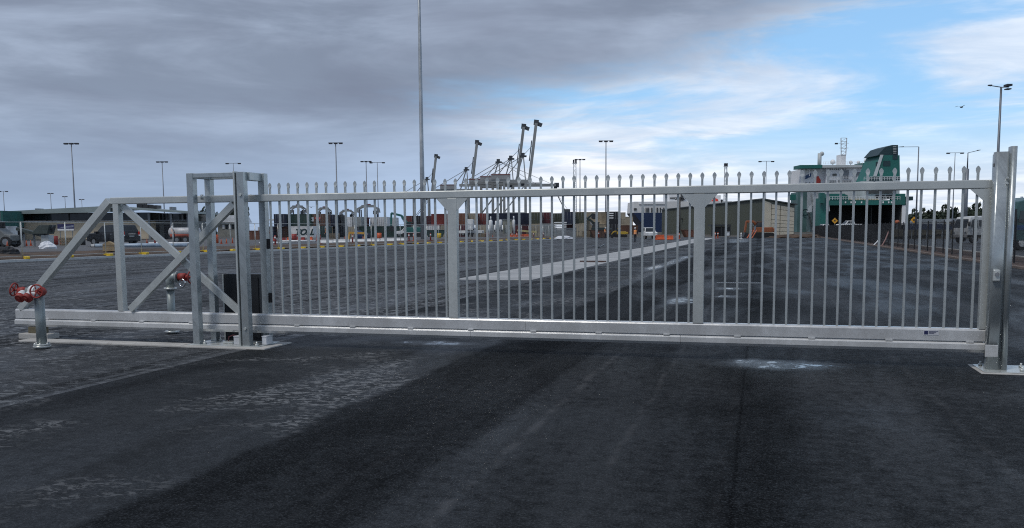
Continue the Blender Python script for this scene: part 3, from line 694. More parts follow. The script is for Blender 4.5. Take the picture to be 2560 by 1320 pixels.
# ------------------------------------------------------------------ shipping containers
def cont_side(L, H=2.6, Wd=2.44):
    """corrugated body, long axis x, doors at -x end, origin at the base centre"""
    mb = MB(); n = int(L/.28)
    for sy in (-1, 1):
        y = sy*(Wd/2-.04)
        prof = []
        for i in range(n):
            x0 = -L/2+.12+(L-.24)*i/n; dx = (L-.24)/n
            prof += [(x0, 0), (x0+dx*.35, 0), (x0+dx*.5, -.045), (x0+dx*.85, -.045)]
        prof.append((L/2-.12, 0)); o = len(mb.v)
        for (x, d_) in prof: mb.v += [(x, y+sy*d_, .14), (x, y+sy*d_, H-.1)]
        for i in range(len(prof)-1): a = o+2*i; mb.f.append((a, a+2, a+3, a+1)); mb.sm.append(False)
    mb.box(-L/2+.05, L/2-.05, -Wd/2+.09, Wd/2-.09, .12, H-.03)
    mb.box(L/2-.08, L/2-.03, -Wd/2+.05, Wd/2-.05, .12, H-.05)
    for x in (-L/2, L/2-.12):
        for y in (-Wd/2, Wd/2-.12): mb.box(x, x+.12, y, y+.12, 0, H)
    for y in (-Wd/2, Wd/2-.1):
        mb.box(-L/2+.12, L/2-.12, y, y+.1, 0, .15); mb.box(-L/2+.12, L/2-.12, y, y+.1, H-.11, H-.005)
    for z0, z1 in ((0, .14), (H-.11, H-.005)): mb.box(-L/2+.01, -L/2+.11, -Wd/2+.12, Wd/2-.12, z0, z1)
    return mb.mesh('container_body')
def cont_door(L, H=2.6, Wd=2.44):
    mb = MB()
    for y0, y1 in ((-Wd/2+.13, -.01), (.01, Wd/2-.13)): mb.box(-L/2+.015, -L/2+.05, y0, y1, .15, H-.12)
    return mb.mesh('door')
def cont_rods(L, H=2.6, Wd=2.44):
    mb = MB()
    for y in (-.85, -.35, .35, .85): mb.tube([(-L/2-.012, y, .1), (-L/2-.012, y, H-.08)], .022, 6)
    for y in (-.75, -.25, .45, .95): mb.box(-L/2-.03, -L/2+.01, y-.25, y, 1.05, 1.1)
    return mb.mesh('locking_rods')
CM = {L: (cont_side(L), cont_door(L), cont_rods(L)) for L in (6.06, 12.19)}
CC = {k: mat('container_'+k, c, .55, .0, .22, .35, dirt=.45) for k, c in dict(navy=(.012, .018, .042), black=(.012, .013, .016), green=(.018, .045, .04), teal=(.02, .11, .10), olive=(.05, .055, .035),
      brown=(.10, .05, .032), red=(.16, .03, .025), maroon=(.085, .016, .022), white=(.62, .63, .64), beige=(.32, .28, .21), grey=(.27, .29, .29), rust=(.15, .06, .035), orange=(.30, .11, .04)).items()}
CONTG = 'shipping containers in the yard'
def container(px, dist, tier, colr, label, L=6.06, yaw=0.0, z0=.1, end=False, door=None):
    """px: photo column of the middle of the container; end=True turns the doors to the viewer"""
    P = PX(px, dist, z0+2.6*tier); o = thing('shipping_container', label, 'container', P.loc, TH + (R(90) if end else 0) + R(yaw), CONTG)
    a, b_, c = CM[L]
    obj('body', a, CC[colr], o); dd = obj('door', b_, CC[door or colr], o); obj('locking_rods', c, STEEL, dd)
    return o
K = container
# left stack, two high, about 190 m out
K(709, 190, 1, 'navy', 'navy container on the upper tier left of the green sign container', end=True)
K(680, 190, 0, 'navy', 'dark navy container on the ground right of the portal', end=True)
K(666, 215, 0, 'white', 'white container end just right of the portal posts', end=True, door='white')
K(711, 192, 0, 'rust', 'rust brown container end left of the lettered white container', end=True)
tl = K(762, 186, 0, 'white', 'white container with large dark lettering on its side', L=6.06, yaw=-24)
K(748, 190, 1, 'green', 'dark green upper container above the lettered white one', L=6.06, yaw=-3)
oc = K(786, 192, 1, 'olive', 'olive green upper container with a white square panel', end=True, yaw=4)
bc = K(806, 192, 1, 'brown', 'brown upper container with a pale red mark', end=True)
K(809, 192, 0, 'green', 'dark green container on the ground right of the lettered one', end=True)
K(829, 200, 1, 'navy', 'navy upper container right of the red marked brown one', end=True)
K(846, 205, 1, 'black', 'black upper container left of the white doors', end=True)
K(830, 215, 0, 'beige', 'beige container on the ground below the navy one', end=True)
K(851, 205, 0, 'black', 'black container on the ground below the white doors', end=True)
K(858, 235, 1, 'white', 'left of the two white door ends on the upper tier', end=True)
K(879, 235, 1, 'white', 'right of the two white door ends on the upper tier', end=True)
K(878, 225, 0, 'beige', 'beige container below the right white door end', end=True)
K(897, 235, 1, 'grey', 'pale grey upper container beside the white doors', end=True)
K(908, 240, 1, 'maroon', 'narrow maroon container end left of the grey columns', end=True)
K(905, 225, 0, 'black', 'dark container on the ground under the pale grey one', end=True)
K(928, 225, 0, 'grey', 'grey container on the ground under the large straddle carrier', end=True)
K(941, 245, 1, 'white', 'white container end under the large straddle carrier', end=True)
K(961, 240, 1, 'white', 'white container pair end right of the large straddle carrier', end=True)
K(983, 250, 1, 'white', 'white container end left of the teal excavator arm', end=True)
K(965, 210, 0, 'green', 'dark green container on the ground left of the teal excavator', L=12.19)
# middle run
K(1030, 225, 1, 'red', 'small red upper container right of the teal excavator arm', end=True)
K(1046, 225, 1, 'black', 'black upper container left of the tall pole', end=True)
K(1070, 228, 1, 'maroon', 'maroon upper container right of the tall pole', end=True)
K(1036, 200, 0, 'grey', 'grey container on the ground left of the tall pole', end=True)
K(1060, 205, 0, 'white', 'white container end on the ground at the tall pole', end=True)
K(1088, 200, 0, 'white', 'white container on the ground left of the first gate post', end=True)
K(1113, 200, 1, 'red', 'rust red upper container left of the first gate post', end=False, L=6.06)
K(1118, 195, 0, 'beige', 'pale beige container behind the first gate post', end=True)
K(1156, 196, 1, 'rust', 'rust red upper container right of the first gate post', end=True)
K(1152, 196, 0, 'maroon', 'maroon container on the ground right of the first gate post', end=True)
K(1182, 198, 1, 'beige', 'beige upper container between two red ones', end=True)
K(1204, 199, 1, 'red', 'red upper container right of the beige one', end=True)
K(1204, 190, 0, 'beige', 'beige container with a red mark below the red one', end=True)
K(1243, 198, 1, 'navy', 'long navy upper container left of the white tanks', L=6.06)
K(1296, 198, 1, 'navy', 'long navy upper container above the maroon one', L=6.06)
K(1303, 194, 0, 'maroon', 'maroon container on the ground under the navy one', L=6.06)
K(1339, 190, 1, 'beige', 'beige upper container with stained vertical panels', end=True, door='olive')
K(1339, 188, 0, 'beige', 'stained beige container below another beige one', end=True)
K(1362, 193, 1, 'maroon', 'maroon upper container with a white dot', end=True)
sc_ = K(1370, 165, 0, 'grey', 'pale grey site container standing at the yard edge', end=True)
K(1389, 205, 1, 'olive', 'dark olive upper container right of the maroon one', end=True)
K(1420, 190, 1, 'navy', 'big navy upper container above the white sheet stack', end=True)
K(1424, 192, 0, 'maroon', 'maroon container below the big navy one', end=True)
K(1447, 191, 1, 'beige', 'upper beige container with dark water stains', end=True, door='olive')
K(1448, 189, 0, 'beige', 'lower beige container with dark water stains', end=True)
K(1489, 192, 1, 'beige', 'long beige upper container behind the excavator bucket', L=6.06)
K(1489, 190, 0, 'beige', 'long beige lower container behind the excavator', L=6.06)
bt = K(1530, 190, 1, 'black', 'black upper container with white lines of print', end=True)
K(1530, 188, 0, 'black', 'black lower container left of the walking worker', end=True)
K(1546, 200, 1, 'beige', 'beige upper container at the right end of the run', end=True)
K(1568, 260, 0, 'brown', 'brown container beyond the walking worker', L=6.06)
K(1556, 268, 1, 'beige', 'far beige container under the ship bow', L=6.06)
# far left edge
K(-10, 147, 1, 'maroon', 'dark red upper container cut by the left edge', end=True)
K(17, 146, 1, 'teal', 'teal green upper container at the left end of the terminal', end=True)
K(17, 146, 0, 'black', 'dark container below the teal green one at the left edge', end=True)
K(-6, 130, 0, 'white', 'white container cut off by the left edge', end=True)
def text_mesh(s, size, shear=0.0, ext=.01, bold=0.0):
    cu = bpy.data.curves.new('text', 'FONT'); cu.body = s; cu.size = size; cu.shear = shear; cu.extrude = ext; cu.offset = bold; cu.align_x = 'CENTER'; cu.align_y = 'CENTER'
    ob = bpy.data.objects.new('text', cu); COL.objects.link(ob); dg = bpy.context.evaluated_depsgraph_get(); dg.update()
    me = bpy.data.meshes.new_from_object(ob.evaluated_get(dg)); bpy.data.objects.remove(ob); return me
def letters(s, size, m, parent, loc, rot, shear=0.0, bold=0.0, name='lettering', sx=1.0):
    me = text_mesh(s, size, shear, .01, bold); o = bpy.data.objects.new(name, me); COL.objects.link(o); me.materials.clear(); me.materials.append(m)
    o.parent = parent; o.location = loc; o.rotation_euler = rot; o.scale = (sx, 1, 1); return o
TEALINK = mat('dark_teal_ink', (.006, .03, .035), .5)
letters('TOLL', 1.7, TEALINK, tl, (.75, -1.235, 1.32), (R(90), 0, 0), .35, .06, sx=1.2)
pn = MB(); pn.box(-3.10, -3.07, -.35, .55, 1.0, 1.9); q = pn.build('sign_panel', WHITE, oc); MB().box(-3.125, -3.10, -.05, .25, 1.3, 1.6).build('sign_dot', BLACK, q)
mb = MB(); mb.box(-3.10, -3.07, -.3, .9, 1.5, 1.9).box(-3.10, -3.07, -.1, .4, 1.1, 1.5); mb.build('mark', mat('faded_red', (.45, .12, .12), .6), bc)
mb = MB()
for i, z in enumerate((2.2, 1.75, 1.25)): mb.box(-3.10, -3.07, .05, .95, z-.12, z+.10)
mb.build('print', WHITE, bt)

# ------------------------------------------------------------------ terminal building on the left
P = PX(240, 150); BLD = thing('terminal_building', 'long low beige terminal building with dark glazing and pale roof', 'building', P.loc, TH)
BEIGE = mat('beige_wall', (.52, .44, .32), .8, var=.08, sc=.3); ROOF = mat('pale_roof', (.26, .31, .31), .5, .2, var=.1, sc=.2)
mb = MB(); P.box(mb, -60, 372, 552, 600, 0, 12); mb.build('wall', BEIGE, BLD)
mb = MB(); P.box(mb, -60, 372, 531, 552, .5, 11.5); mb.build('glazing', GLASS, BLD)
mb = MB(); P.box(mb, 372, 474, 552, 600, 3.0, 8); mb.build('wall', mat('canopy_shade', (.16, .17, .17), .8), BLD)  # dark colour stands in for the shade inside the open canopy
mb = MB(); P.box(mb, 372, 474, 533, 552, 3.2, 8); mb.build('glazing', GLASS, BLD)  # dark glass fills the canopy's open upper part, imitating its dim interior
for x in (-20, 60, 115, 172, 228, 300, 345, 372, 398, 418, 428, 455, 470):
    mb = MB(); P.box(mb, x-.7, x+.7, 533, 552, .38 if x < 373 else .2, .3); mb.build('mullion', DARK, BLD)
for x in (373, 428, 470):
    mb = MB(); P.box(mb, x-.9, x+.9, 533, 604, -.3, .25); mb.build('column', STEEL, BLD)
a, b_, c_ = P.p(-60, 533), P.p(285, 515), P.p(478, 529)
mb = MB(); y0, y1 = -1.5, 14
for (q, r_) in ((a, b_), (b_, c_)):
    mb.hexa([(q.x, y0, q.z-.35), (r_.x, y0, r_.z-.35 if r_ is not b_ else r_.z-1.05), (r_.x, y1, r_.z-.3), (q.x, y1, q.z-.3), (q.x, y0, q.z), (r_.x, y0, r_.z), (r_.x, y1, r_.z), (q.x, y1, q.z)])
mb.build('roof', ROOF, BLD)
mb = MB(); P.box(mb, -60, 475, 551, 553.5, -.25, .2); mb.build('fascia', STEEL, BLD)
for x0, x1, y0_, y1_ in ((342, 356, 508, 517), (358, 372, 511, 516), (366, 392, 513, 515.5), (424, 430, 517, 525), (88, 94, 521, 526)):
    mb = MB(); P.box(mb, x0, x1, y0_, y1_+6, 4, 2); mb.build('roof_vent', DARK if x0 < 400 and x0 > 100 else STEEL, BLD)
for x0, x1 in ((382, 398), (412, 424)):
    mb = MB(); P.box(mb, x0, x1, 562, 598, 2.9, .1); mb.build('door', DARK, BLD)
# hoarding sign
P = PX(165, 100, .45); o = thing('site_sign', 'navy and white site sign board in front of the beige wall', 'sign', P.loc, TH)
mb = MB(); P.box(mb, 144, 184.5, 560, 577, 0, .06); mb.build('board', mat('sign_navy', (.02, .02, .09), .5), o)
mb = MB(); P.box(mb, 144, 184.5, 572, 576.6, -.012, .01); mb.build('white_band', WHITE, o)
a, b_, c_, d_ = P.p(144, 571), P.p(166, 565), P.p(184, 563), P.p(184, 568)
mb = MB(); mb.prism([(a.x, a.z), (b_.x, b_.z), (c_.x, c_.z), (d_.x, d_.z)], -.012, -.002, 'y'); mb.build('swoosh', mat('sign_grey', (.22, .24, .32), .5), o)
for x in (149, 180): 
    mb = MB(); q = P.p(x, 577); mb.bar((q.x, .1, 0), (q.x, .1, q.z), .06, .06); mb.build('leg', STEEL, o)

# ------------------------------------------------------------------ warehouse
P = PX(1908, 192); WH = thing('warehouse', 'long dark green steel warehouse with a beige panelled end wall', 'building', P.loc, TH)
GREENW = mat('green_cladding', (.068, .076, .058), .55, var=.10, sc=.2); BEIGEP = mat('beige_panel', (.66, .57, .43), .6, var=.08, sc=.4)
A = P.p(1908, 592); B = P.p(1908, 497); E0 = P.p(1985, 511, 4); L1 = P.p(1655, 524, 100)
# side wall runs back and left; thirty ribbed panels
n = 30; A0 = Vector((0, 0, 0)); L0 = Vector((L1.x, 100, 0)); zA, zL = B.z, L1.z
wd = (L0-A0).normalized(); wn = Vector((wd.y, -wd.x, 0)); wn = -wn if wn.y > 0 else wn
for i in range(n):
    q0 = A0.lerp(L0, i/n+.0008); q1 = A0.lerp(L0, (i+1)/n-.0008); z0 = zA+(zL-zA)*i/n; z1 = zA+(zL-zA)*(i+1)/n
    mb = MB(); m_ = 6
    prof = []
    for k in range(m_):
        for fr, off in ((k/m_, 0), ((k+.4)/m_, 0), ((k+.5)/m_, .06), ((k+.9)/m_, .06)): prof.append((fr, off))
    prof.append((1, 0))
    for fr, off in prof:
        q = q0.lerp(q1, fr)+wn*off; z = z0+(z1-z0)*fr; mb.v += [(q.x, q.y, 0), (q.x, q.y, z)]
    for k in range(len(prof)-1): mb.f.append((2*k, 2*k+2, 2*k+3, 2*k+1)); mb.sm.append(False)
    mb.build('cladding_panel', GREENW, WH)
ex = P.p(1985, 585, 4).x
# body behind the cladding, lower on the right
bk = Vector((ex, 4, 0)); wdt = L0-A0
mb = MB(); e1 = bk + wdt
mb.hexa([A0-wn*.08, bk+Vector((0, .05, 0)), e1, L0-wn*.08, (A0.x-wn.x*.08, A0.y-wn.y*.08, zA-.15), (bk.x, bk.y+.05, E0.z-.15), (e1.x, e1.y, zL-1.4), (L0.x, L0.y, zL-.1)]); mb.build('body', GREENW, WH)
mb = MB(); mb.hexa([(A0.x+wn.x*.35, A0.y-.4, zA-.12), (bk.x+.5, bk.y-.4, E0.z-.12), (e1.x+.5, e1.y, zL-1.35), (L0.x+wn.x*.35, L0.y, zL-.12),
                    (A0.x+wn.x*.35, A0.y-.4, zA+.12), (bk.x+.5, bk.y-.4, E0.z+.12), (e1.x+.5, e1.y, zL-1.1), (L0.x+wn.x*.35, L0.y, zL+.12)]); mb.build('roof', mat('roof_dark', (.05, .065, .065), .5), WH)
# end wall: two big doors of beige panels
cols = [(.25, .52), (.54, .985)]; hh = [0.0, .12, .24, .36, .47, .62, .80, .93]
for c0, c1 in cols:
    for k in range(len(hh)-1):
        z0, z1 = hh[k], hh[k+1]
        pts = []
        for (cc, z) in ((c0, z0), (c1, z0), (c1, z1), (c0, z1)):
            q = A0.lerp(bk, cc); top = zA+(E0.z-zA)*cc-.3; pts.append((q.x, q.y, top*z+.04 if z == z0 else top*z-.04))
        fr = [Vector(q)+Vector((0, -.12, 0)) for q in pts]; bq = [Vector(q)+Vector((0, .02, 0)) for q in pts]
        MB().hexa([fr[0], fr[1], bq[1], bq[0], fr[3], fr[2], bq[2], bq[3]]).build('door_panel', BEIGEP, WH)
q0, q1 = A0.lerp(bk, .01), A0.lerp(bk, .235); MB().hexa([q0+Vector((0,-.10,.04)), q1+Vector((0,-.10,.04)), q1+Vector((0,.02,.04)), q0+Vector((0,.02,.04)), q0+Vector((0,-.10,zA-.4)), q1+Vector((0,-.10,zA-.9)), q1+Vector((0,.02,zA-.9)), q0+Vector((0,.02,zA-.4))]).build('door_panel', BEIGEP, WH)
for fr in (.30, .55): 
    q = A0.lerp(L0, fr); MB().tube([(q.x, q.y+2, zA+(zL-zA)*fr), (q.x, q.y+2, zA+(zL-zA)*fr+.5)], .12, 8).ball((q.x, q.y+2, zA+(zL-zA)*fr+.7), .32, 8, 5).build('roof_ventilator', DARK, WH)
q = A0.lerp(L0, .72)+wn*.12; MB().box(q.x-.9, q.x+.9, q.y-.5, q.y+.2, 4.3, 4.6).build('awning', DARK, WH)
# ------------------------------------------------------------------ green roll-on ship
P = PX(2070, 262); SH = thing('cargo_ship', 'green and white roll on ship moored stern first with an open ramp', 'ship', P.loc, TH)
SHIP = SH
SG = mat('ship_green', (.012, .13, .11), .5, var=.12, sc=.15, dirt=.3); SGD = mat('ship_green_dark', (.012, .04, .048), .5, var=.15, sc=.15); SW = mat('ship_white', (.80, .81, .82), .5, var=.08, sc=.15, dirt=.15); SHULL = mat('ship_hull_teal', (.085, .165, .17), .55, var=.25, sc=.12, dirt=.2)
SIDEW = mat('ship_side_pale', (.50, .54, .55), .55, var=.12, sc=.12, dirt=.2)
def sb_(x0, x1, y0, y1, dd, dp, m, nm, par=None): mb = MB(); P.box(mb, x0, x1, y0, y1, dd, dp); return mb.build(nm, m, par or SHIP)
# port side of the hull running away to the left
a0, a1 = P.p(2068, 590), P.p(2068, 462); b0, b1 = P.p(2010, 588, 110), P.p(2000, 470, 110)
zs = [0, .42, 1.0]
def sidequad(za, zb, m, nm):
    p0 = Vector((a0.x, 0, a0.z+(a1.z-a0.z)*za)); p1 = Vector((b0.x, 110, b0.z+(b1.z-b0.z)*za)); p2 = Vector((b1.x, 110, b0.z+(b1.z-b0.z)*zb)); p3 = Vector((a1.x, 0, a0.z+(a1.z-a0.z)*zb))
    w = Vector((.6, 0, 0)); MB().hexa([p0, p0+w, p1+w, p1, p3, p3+w, p2+w, p2]).build(nm, m, SH)
sidequad(0, .48, SHULL, 'hull_side'); sidequad(.485, 1.0, SIDEW, 'hull_side')
sb_(1992, 2018, 480, 590, 60, 8, SHULL, 'bow_flare')
sb_(1976, 1990, 486, 500, 40, 3, SG, 'side_sponson')
sb_(2050, 2070, 495, 590, -.4, 6, SG, 'stern_post'); sb_(2050, 2062, 482, 508, -1.6, 1.5, SG, 'fairlead')
sb_(2070, 2264, 500, 513, -.5, 8, SG, 'stern_beam'); sb_(2072, 2112, 484, 501, 0, 6, SG, 'bulwark')
mb = MB(); q = [P.p(2112, 501), P.p(2112, 485), P.p(2120, 489), P.p(2122, 501)]; mb.prism([(v_.x, v_.z) for v_ in q], 0, 5, 'y'); mb.build('bulwark_end', SG, SH)
sb_(2246, 2264, 484, 501, 0, 6, SG, 'winch_house'); sb_(2264, 2283, 491, 501, 1, 4, SGD, 'mooring_platform')
sb_(2254, 2266, 513, 562, -.3, 5, SW, 'stern_post'); sb_(2264.5, 2271, 500, 585, .5, 5, SGD, 'quarter_fender')
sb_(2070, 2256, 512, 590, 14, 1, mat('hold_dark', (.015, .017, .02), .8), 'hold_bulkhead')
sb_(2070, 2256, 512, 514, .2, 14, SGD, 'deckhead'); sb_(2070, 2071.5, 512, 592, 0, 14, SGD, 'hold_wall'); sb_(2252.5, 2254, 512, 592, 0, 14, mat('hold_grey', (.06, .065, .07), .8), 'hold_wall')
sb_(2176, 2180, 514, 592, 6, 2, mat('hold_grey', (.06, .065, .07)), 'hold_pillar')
for x in (2114, 2128, 2138, 2154, 2208, 2222, 2229): sb_(x-1.6, x+1.6, 503.5, 508, -.62, .1, SW, 'deck_light')
# aft mooring deck clutter
for x0, x1, y0, y1 in ((2106, 2130, 496.5, 500), (2134, 2160, 496, 500), (2160, 2200, 496.5, 500)): sb_(x0, x1, y0, y1, .5, 1.0, mat('deck_gear', (.42, .38, .28), .7), 'deck_gear')
# superstructure decks
sb_(2010, 2063, 421, 464, 90, 18, SW, 'forward_house')
sb_(2156, 2250, 452, 497, 4, 30, SIDEW, 'aft_house')
for y0, y1 in ((464, 470), (476, 484)): sb_(2166, 2240, y0, y1, 3.6, .3, GLASS, 'house_opening')
for x0, x1 in ((2190, 2199), (2204, 2212), (2216, 2230)): sb_(x0, x1, 487, 496, 3.6, .3, DARK, 'house_opening')
sb_(2064, 2180, 418, 462, 88, 16, SW, 'bridge_house')
for x0, x1, y0, y1 in ((2068, 2075, 432, 440), (2082, 2092, 434, 440), (2101, 2122, 425, 446), (2136, 2152, 430, 442), (2072, 2090, 450, 456), (2096, 2130, 449, 455), (2134, 2166, 449, 456)): sb_(x0, x1, y0, y1, 87.7, .3, STEEL if x1-x0 > 12 else GLASS, 'house_window')
sb_(2000, 2056, 412, 421, 86, 8, SG, 'bridge_wing'); sb_(2155, 2200, 407, 418, 86, 8, SG, 'bridge_wing')
sb_(2056, 2156, 412, 419, 86, 14, SIDEW, 'bridge_deck')
for x in (2002, 2011, 2024, 2160, 2175):
    sb_(x-.6, x+.6, 420, 440, 87, .4, SW, 'wing_strut')
for k in range(5):
    q = P.p(2014.5+k*2.9, 443.4-k*1.5, 89.75); MB().prism([(q.x-.16, q.z-.75), (q.x+.22, q.z-.65), (q.x+.3, q.z+.75), (q.x-.1, q.z+.65)], q.y-.06, q.y+.05, 'y').build('blue_mark', mat('ship_blue_ink', (.03, .09, .22), .5), SH)
q = P.p(2044, 450, 89.8); MB().prism([(q.x-1.1, q.z-1.8), (q.x+.9, q.z-1.8), (q.x+1.3, q.z-.2), (q.x+.2, q.z+1.6), (q.x-.9, q.z+1.0)], q.y-.1, q.y+.1, 'y').build('red_emblem', mat('emblem_red', (.6, .05, .03), .5), SH)
letters('C', 3.4, SGD, SH, tuple(P.p(2012, 532, 59.6)), (R(90), 0, 0), 0, .05)
for k in range(9): sb_(2070+k*5.2, 2072.6+k*5.2, 421.5, 424.5, 87.8, .25, GLASS, 'house_window')
for k in range(5): sb_(2014+k*9, 2016.5+k*9, 456, 459, 89.8, .25, GLASS, 'house_window')
for k in range(12): sb_(2160+k*7.4, 2163+k*7.4, 457, 460.5, 3.7, .25, GLASS, 'house_window')
def railing(x0, x1, y, dd, n):
    mb = MB(); a, b_ = P.p(x0, y, dd), P.p(x1, y, dd)
    for z in (.5, 1.0): mb.bar(a+Vector((0, 0, z)), b_+Vector((0, 0, z)), .07, .07)
    for k in range(n+1): q = a.lerp(b_, k/n); mb.bar(q, q+Vector((0, 0, 1.0)), .08, .08)
    mb.build('railing', SW, SH)
railing(2074, 2250, 500, -.3, 26); railing(2058, 2156, 411, 86, 16); railing(2160, 2250, 451, 4, 14); railing(2066, 2178, 446.5, 87.2, 16); railing(2066, 2178, 458, 87.2, 16)
for x in (2186, 2234): 
    mb = MB(); mb.bar(P.p(x, 470, 3.3), P.p(x, 452, 3.3), .5, .12); mb.build('ladder', STEEL, SH)
# funnel
f0 = [P.p(2178, 450, 10), P.p(2250, 450, 10), P.p(2249, 388, 10), P.p(2205, 388, 10)]
mb = MB(); mb.prism([(v_.x, v_.z) for v_ in f0], 10, 22, 'y'); FU = mb.build('funnel', SG, SH)
f1 = [P.p(2196, 388, 10), P.p(2247, 388, 10), P.p(2247, 362, 10), P.p(2232, 362, 10), P.p(2214, 368, 10)]
mb = MB(); mb.prism([(v_.x, v_.z) for v_ in f1], 10.5, 21.5, 'y'); mb.build('funnel_cap', SGD, FU)
def fb_(x0, x1, y0, y1, m, nm): mb = MB(); P.box(mb, x0, x1, y0, y1, 9.86, .3); return mb.build(nm, m, FU)
fb_(2208, 2226, 402, 415, SGD, 'louvre'); fb_(2232, 2244, 388, 398, SGD, 'louvre'); fb_(2190, 2199, 405, 416, SGD, 'louvre'); fb_(2176, 2250, 441, 443, SIDEW, 'band'); fb_(2172, 2250, 443, 452, SGD, 'skirt')
v0 = [P.p(2183, 440, 10), P.p(2191, 440, 10), P.p(2208, 387, 10), P.p(2201, 387, 10)]; mb = MB(); mb.prism([(v_.x, v_.z) for v_ in v0], 9.8, 9.99, 'y'); mb.build('pale_stripe', SIDEW, FU)
for k in range(5): fb_(2233+k*.2, 2241, 366+k*4, 367.4+k*4, SIDEW, 'exhaust_grille')
# mast and domes
sb_(2102, 2115, 386, 414, 88, 5, SW, 'mast_base')
mb = MB(); lo = [P.p(x, 388, dd) for x, dd in ((2103, 88), (2114.5, 88), (2103, 92), (2114.5, 92))]; hi = [P.p(x, 345, dd) for x, dd in ((2102.5, 88), (2117, 88), (2102.5, 92), (2117, 92))]
for a, b_ in zip(lo, hi): mb.bar(a, b_, .28, .28)
for k in range(6):
    fr = k/5
    for i, j in ((0, 1), (2, 3), (0, 2), (1, 3)): mb.bar(lo[i].lerp(hi[i], fr), lo[j].lerp(hi[j], fr), .16, .16)
    if k < 5: mb.bar(lo[0].lerp(hi[0], fr), lo[1].lerp(hi[1], fr+.2), .12, .12)
mb.build('radar_mast', WSTEEL, SH)
for x0, y0, x1 in ((2096, 358, 2122), (2099, 370, 2121)): 
    mb = MB(); mb.bar(P.p(x0, y0, 88), P.p(x1, y0, 88), .14, .14); mb.build('yard_arm', WSTEEL, SH)
for x, y, r_ in ((2082, 405, 1.0), (2166, 402, 1.0), (2127, 406, .7), (2146, 406, .7)):
    c = P.p(x, y, 90); MB().ball(c, r_, 12, 8).tube([c+Vector((0,0,-2.5)), c], .18, 6).build('radome', SW, SH)
q = P.p(2049, 396, 90); MB().tube([q+Vector((0,0,-4)), q+Vector((0,0,2))], .8, 8).ball(q+Vector((.9,0,1.8)), .9, 8, 5).build('vent_stack', SIDEW, SH)
mb = MB(); P.box(mb, 2087, 2095, 357, 361, 88, .1); mb.build('flag', DARK, SH)
# ------------------------------------------------------------------ blue and white ship
P = PX(1640, 420); S2 = thing('cargo_ship', 'white topped navy hulled car carrier with overhanging bow behind the warehouse', 'ship', P.loc, TH)
SHIP = S2
HN = mat('hull_navy', (.009, .024, .075), .5, var=.15, sc=.1); SWG = mat('ship_warm_white', (.68, .68, .67), .5, var=.06, sc=.1, dirt=.2)
q = [P.p(1583, 532), P.p(1830, 532), P.p(1830, 590), P.p(1618, 590), P.p(1606, 560)]
mb = MB(); mb.prism([(v_.x, v_.z) for v_ in q], 0, 24, 'y'); mb.build('hull', HN, S2)
q = [P.p(1584, 531.8), P.p(1586, 504), P.p(1596, 504), P.p(1830, 503), P.p(1830, 531.8)]
mb = MB(); mb.prism([(v_.x, v_.z) for v_ in q], .2, 23.8, 'y'); mb.build('upper_hull', SWG, S2)
sb_(1597, 1664, 504, 510.5, -.25, .5, SW, 'deck_band')
for x0, x1 in ((1584.5, 1586.5), (1587.5, 1589.5), (1590, 1591.5), (1606, 1609), (1614, 1615.5), (1617, 1619), (1620.5, 1622.5), (1628, 1631), (1634.5, 1636.5), (1641.5, 1645), (1649.5, 1652), (1658, 1661)):
    y0 = 519 if x0 > 1600 else 520; sb_(x0, x1, y0, 531 if x0 > 1600 else 526, -.12, .35, GLASS, 'port_opening')
sb_(1672, 1712, 478, 531, 2, 16, SW, 'bridge_block'); sb_(1712, 1735, 486, 531, 3, 14, SW, 'bridge_block')
for y0, y1 in ((493.5, 496.5), (503.5, 507)): sb_(1675, 1700, y0, y1, 1.7, .3, GLASS, 'window_band')
sb_(1776, 1802, 488, 531, 4, 12, SW, 'stern_house')
q = P.p(1786, 502, 3.8); MB().prism([(q.x-2.6, q.z-1.2), (q.x+2.2, q.z-1.2), (q.x+1.6, q.z+.8), (q.x, q.z+1.4)], q.y-.1, q.y+.3, 'y').build('red_emblem', mat('emblem_red', (.6, .05, .03)), S2)
letters('SUZ', 2.3, DARK, S2, tuple(P.p(1683, 516, 1.7)), (R(90), 0, 0), 0, .03)
mb = MB()
for x, y0 in ((1703, 470), (1707, 478)): mb.bar(P.p(x, y0, 1), P.p(x, 531, 1), .5, .5)
mb.bar(P.p(1694, 496, 1), P.p(1716, 496, 1), .5, .5); mb.build('derrick', DARK, S2)

# ------------------------------------------------------------------ fences
FB = mat('black_fence', (.010, .011, .013), .5)
fen = thing('mesh_fence', 'long black mesh fence on posts along the right side of the lane', 'fence', (10.05, 40, .1))
pm = MB().box(-.03, .03, -.03, .03, 0, 1.86).mesh('post')
def fence_mesh(nb, w):
    m_ = MB()
    for i in range(nb): y = .05+2.35*i/nb; m_.box(-w/2, w/2, y, y+w, .06, 1.78)
    for z in (.08, .5, .95, 1.4, 1.76): m_.box(-.006, .006, .03, 2.37, z, z+.012)
    return m_.mesh('mesh_panel')
pmesh_near = fence_mesh(42, .0048); pmesh_far = fence_mesh(40, .006)
for k in range(-9, 57):
    obj('post', pm, FB, fen, (0, k*2.4, 0))
    if k < 56: obj('mesh_panel', pmesh_near if k < 14 else pmesh_far, FB, fen, (0, k*2.4, 0))
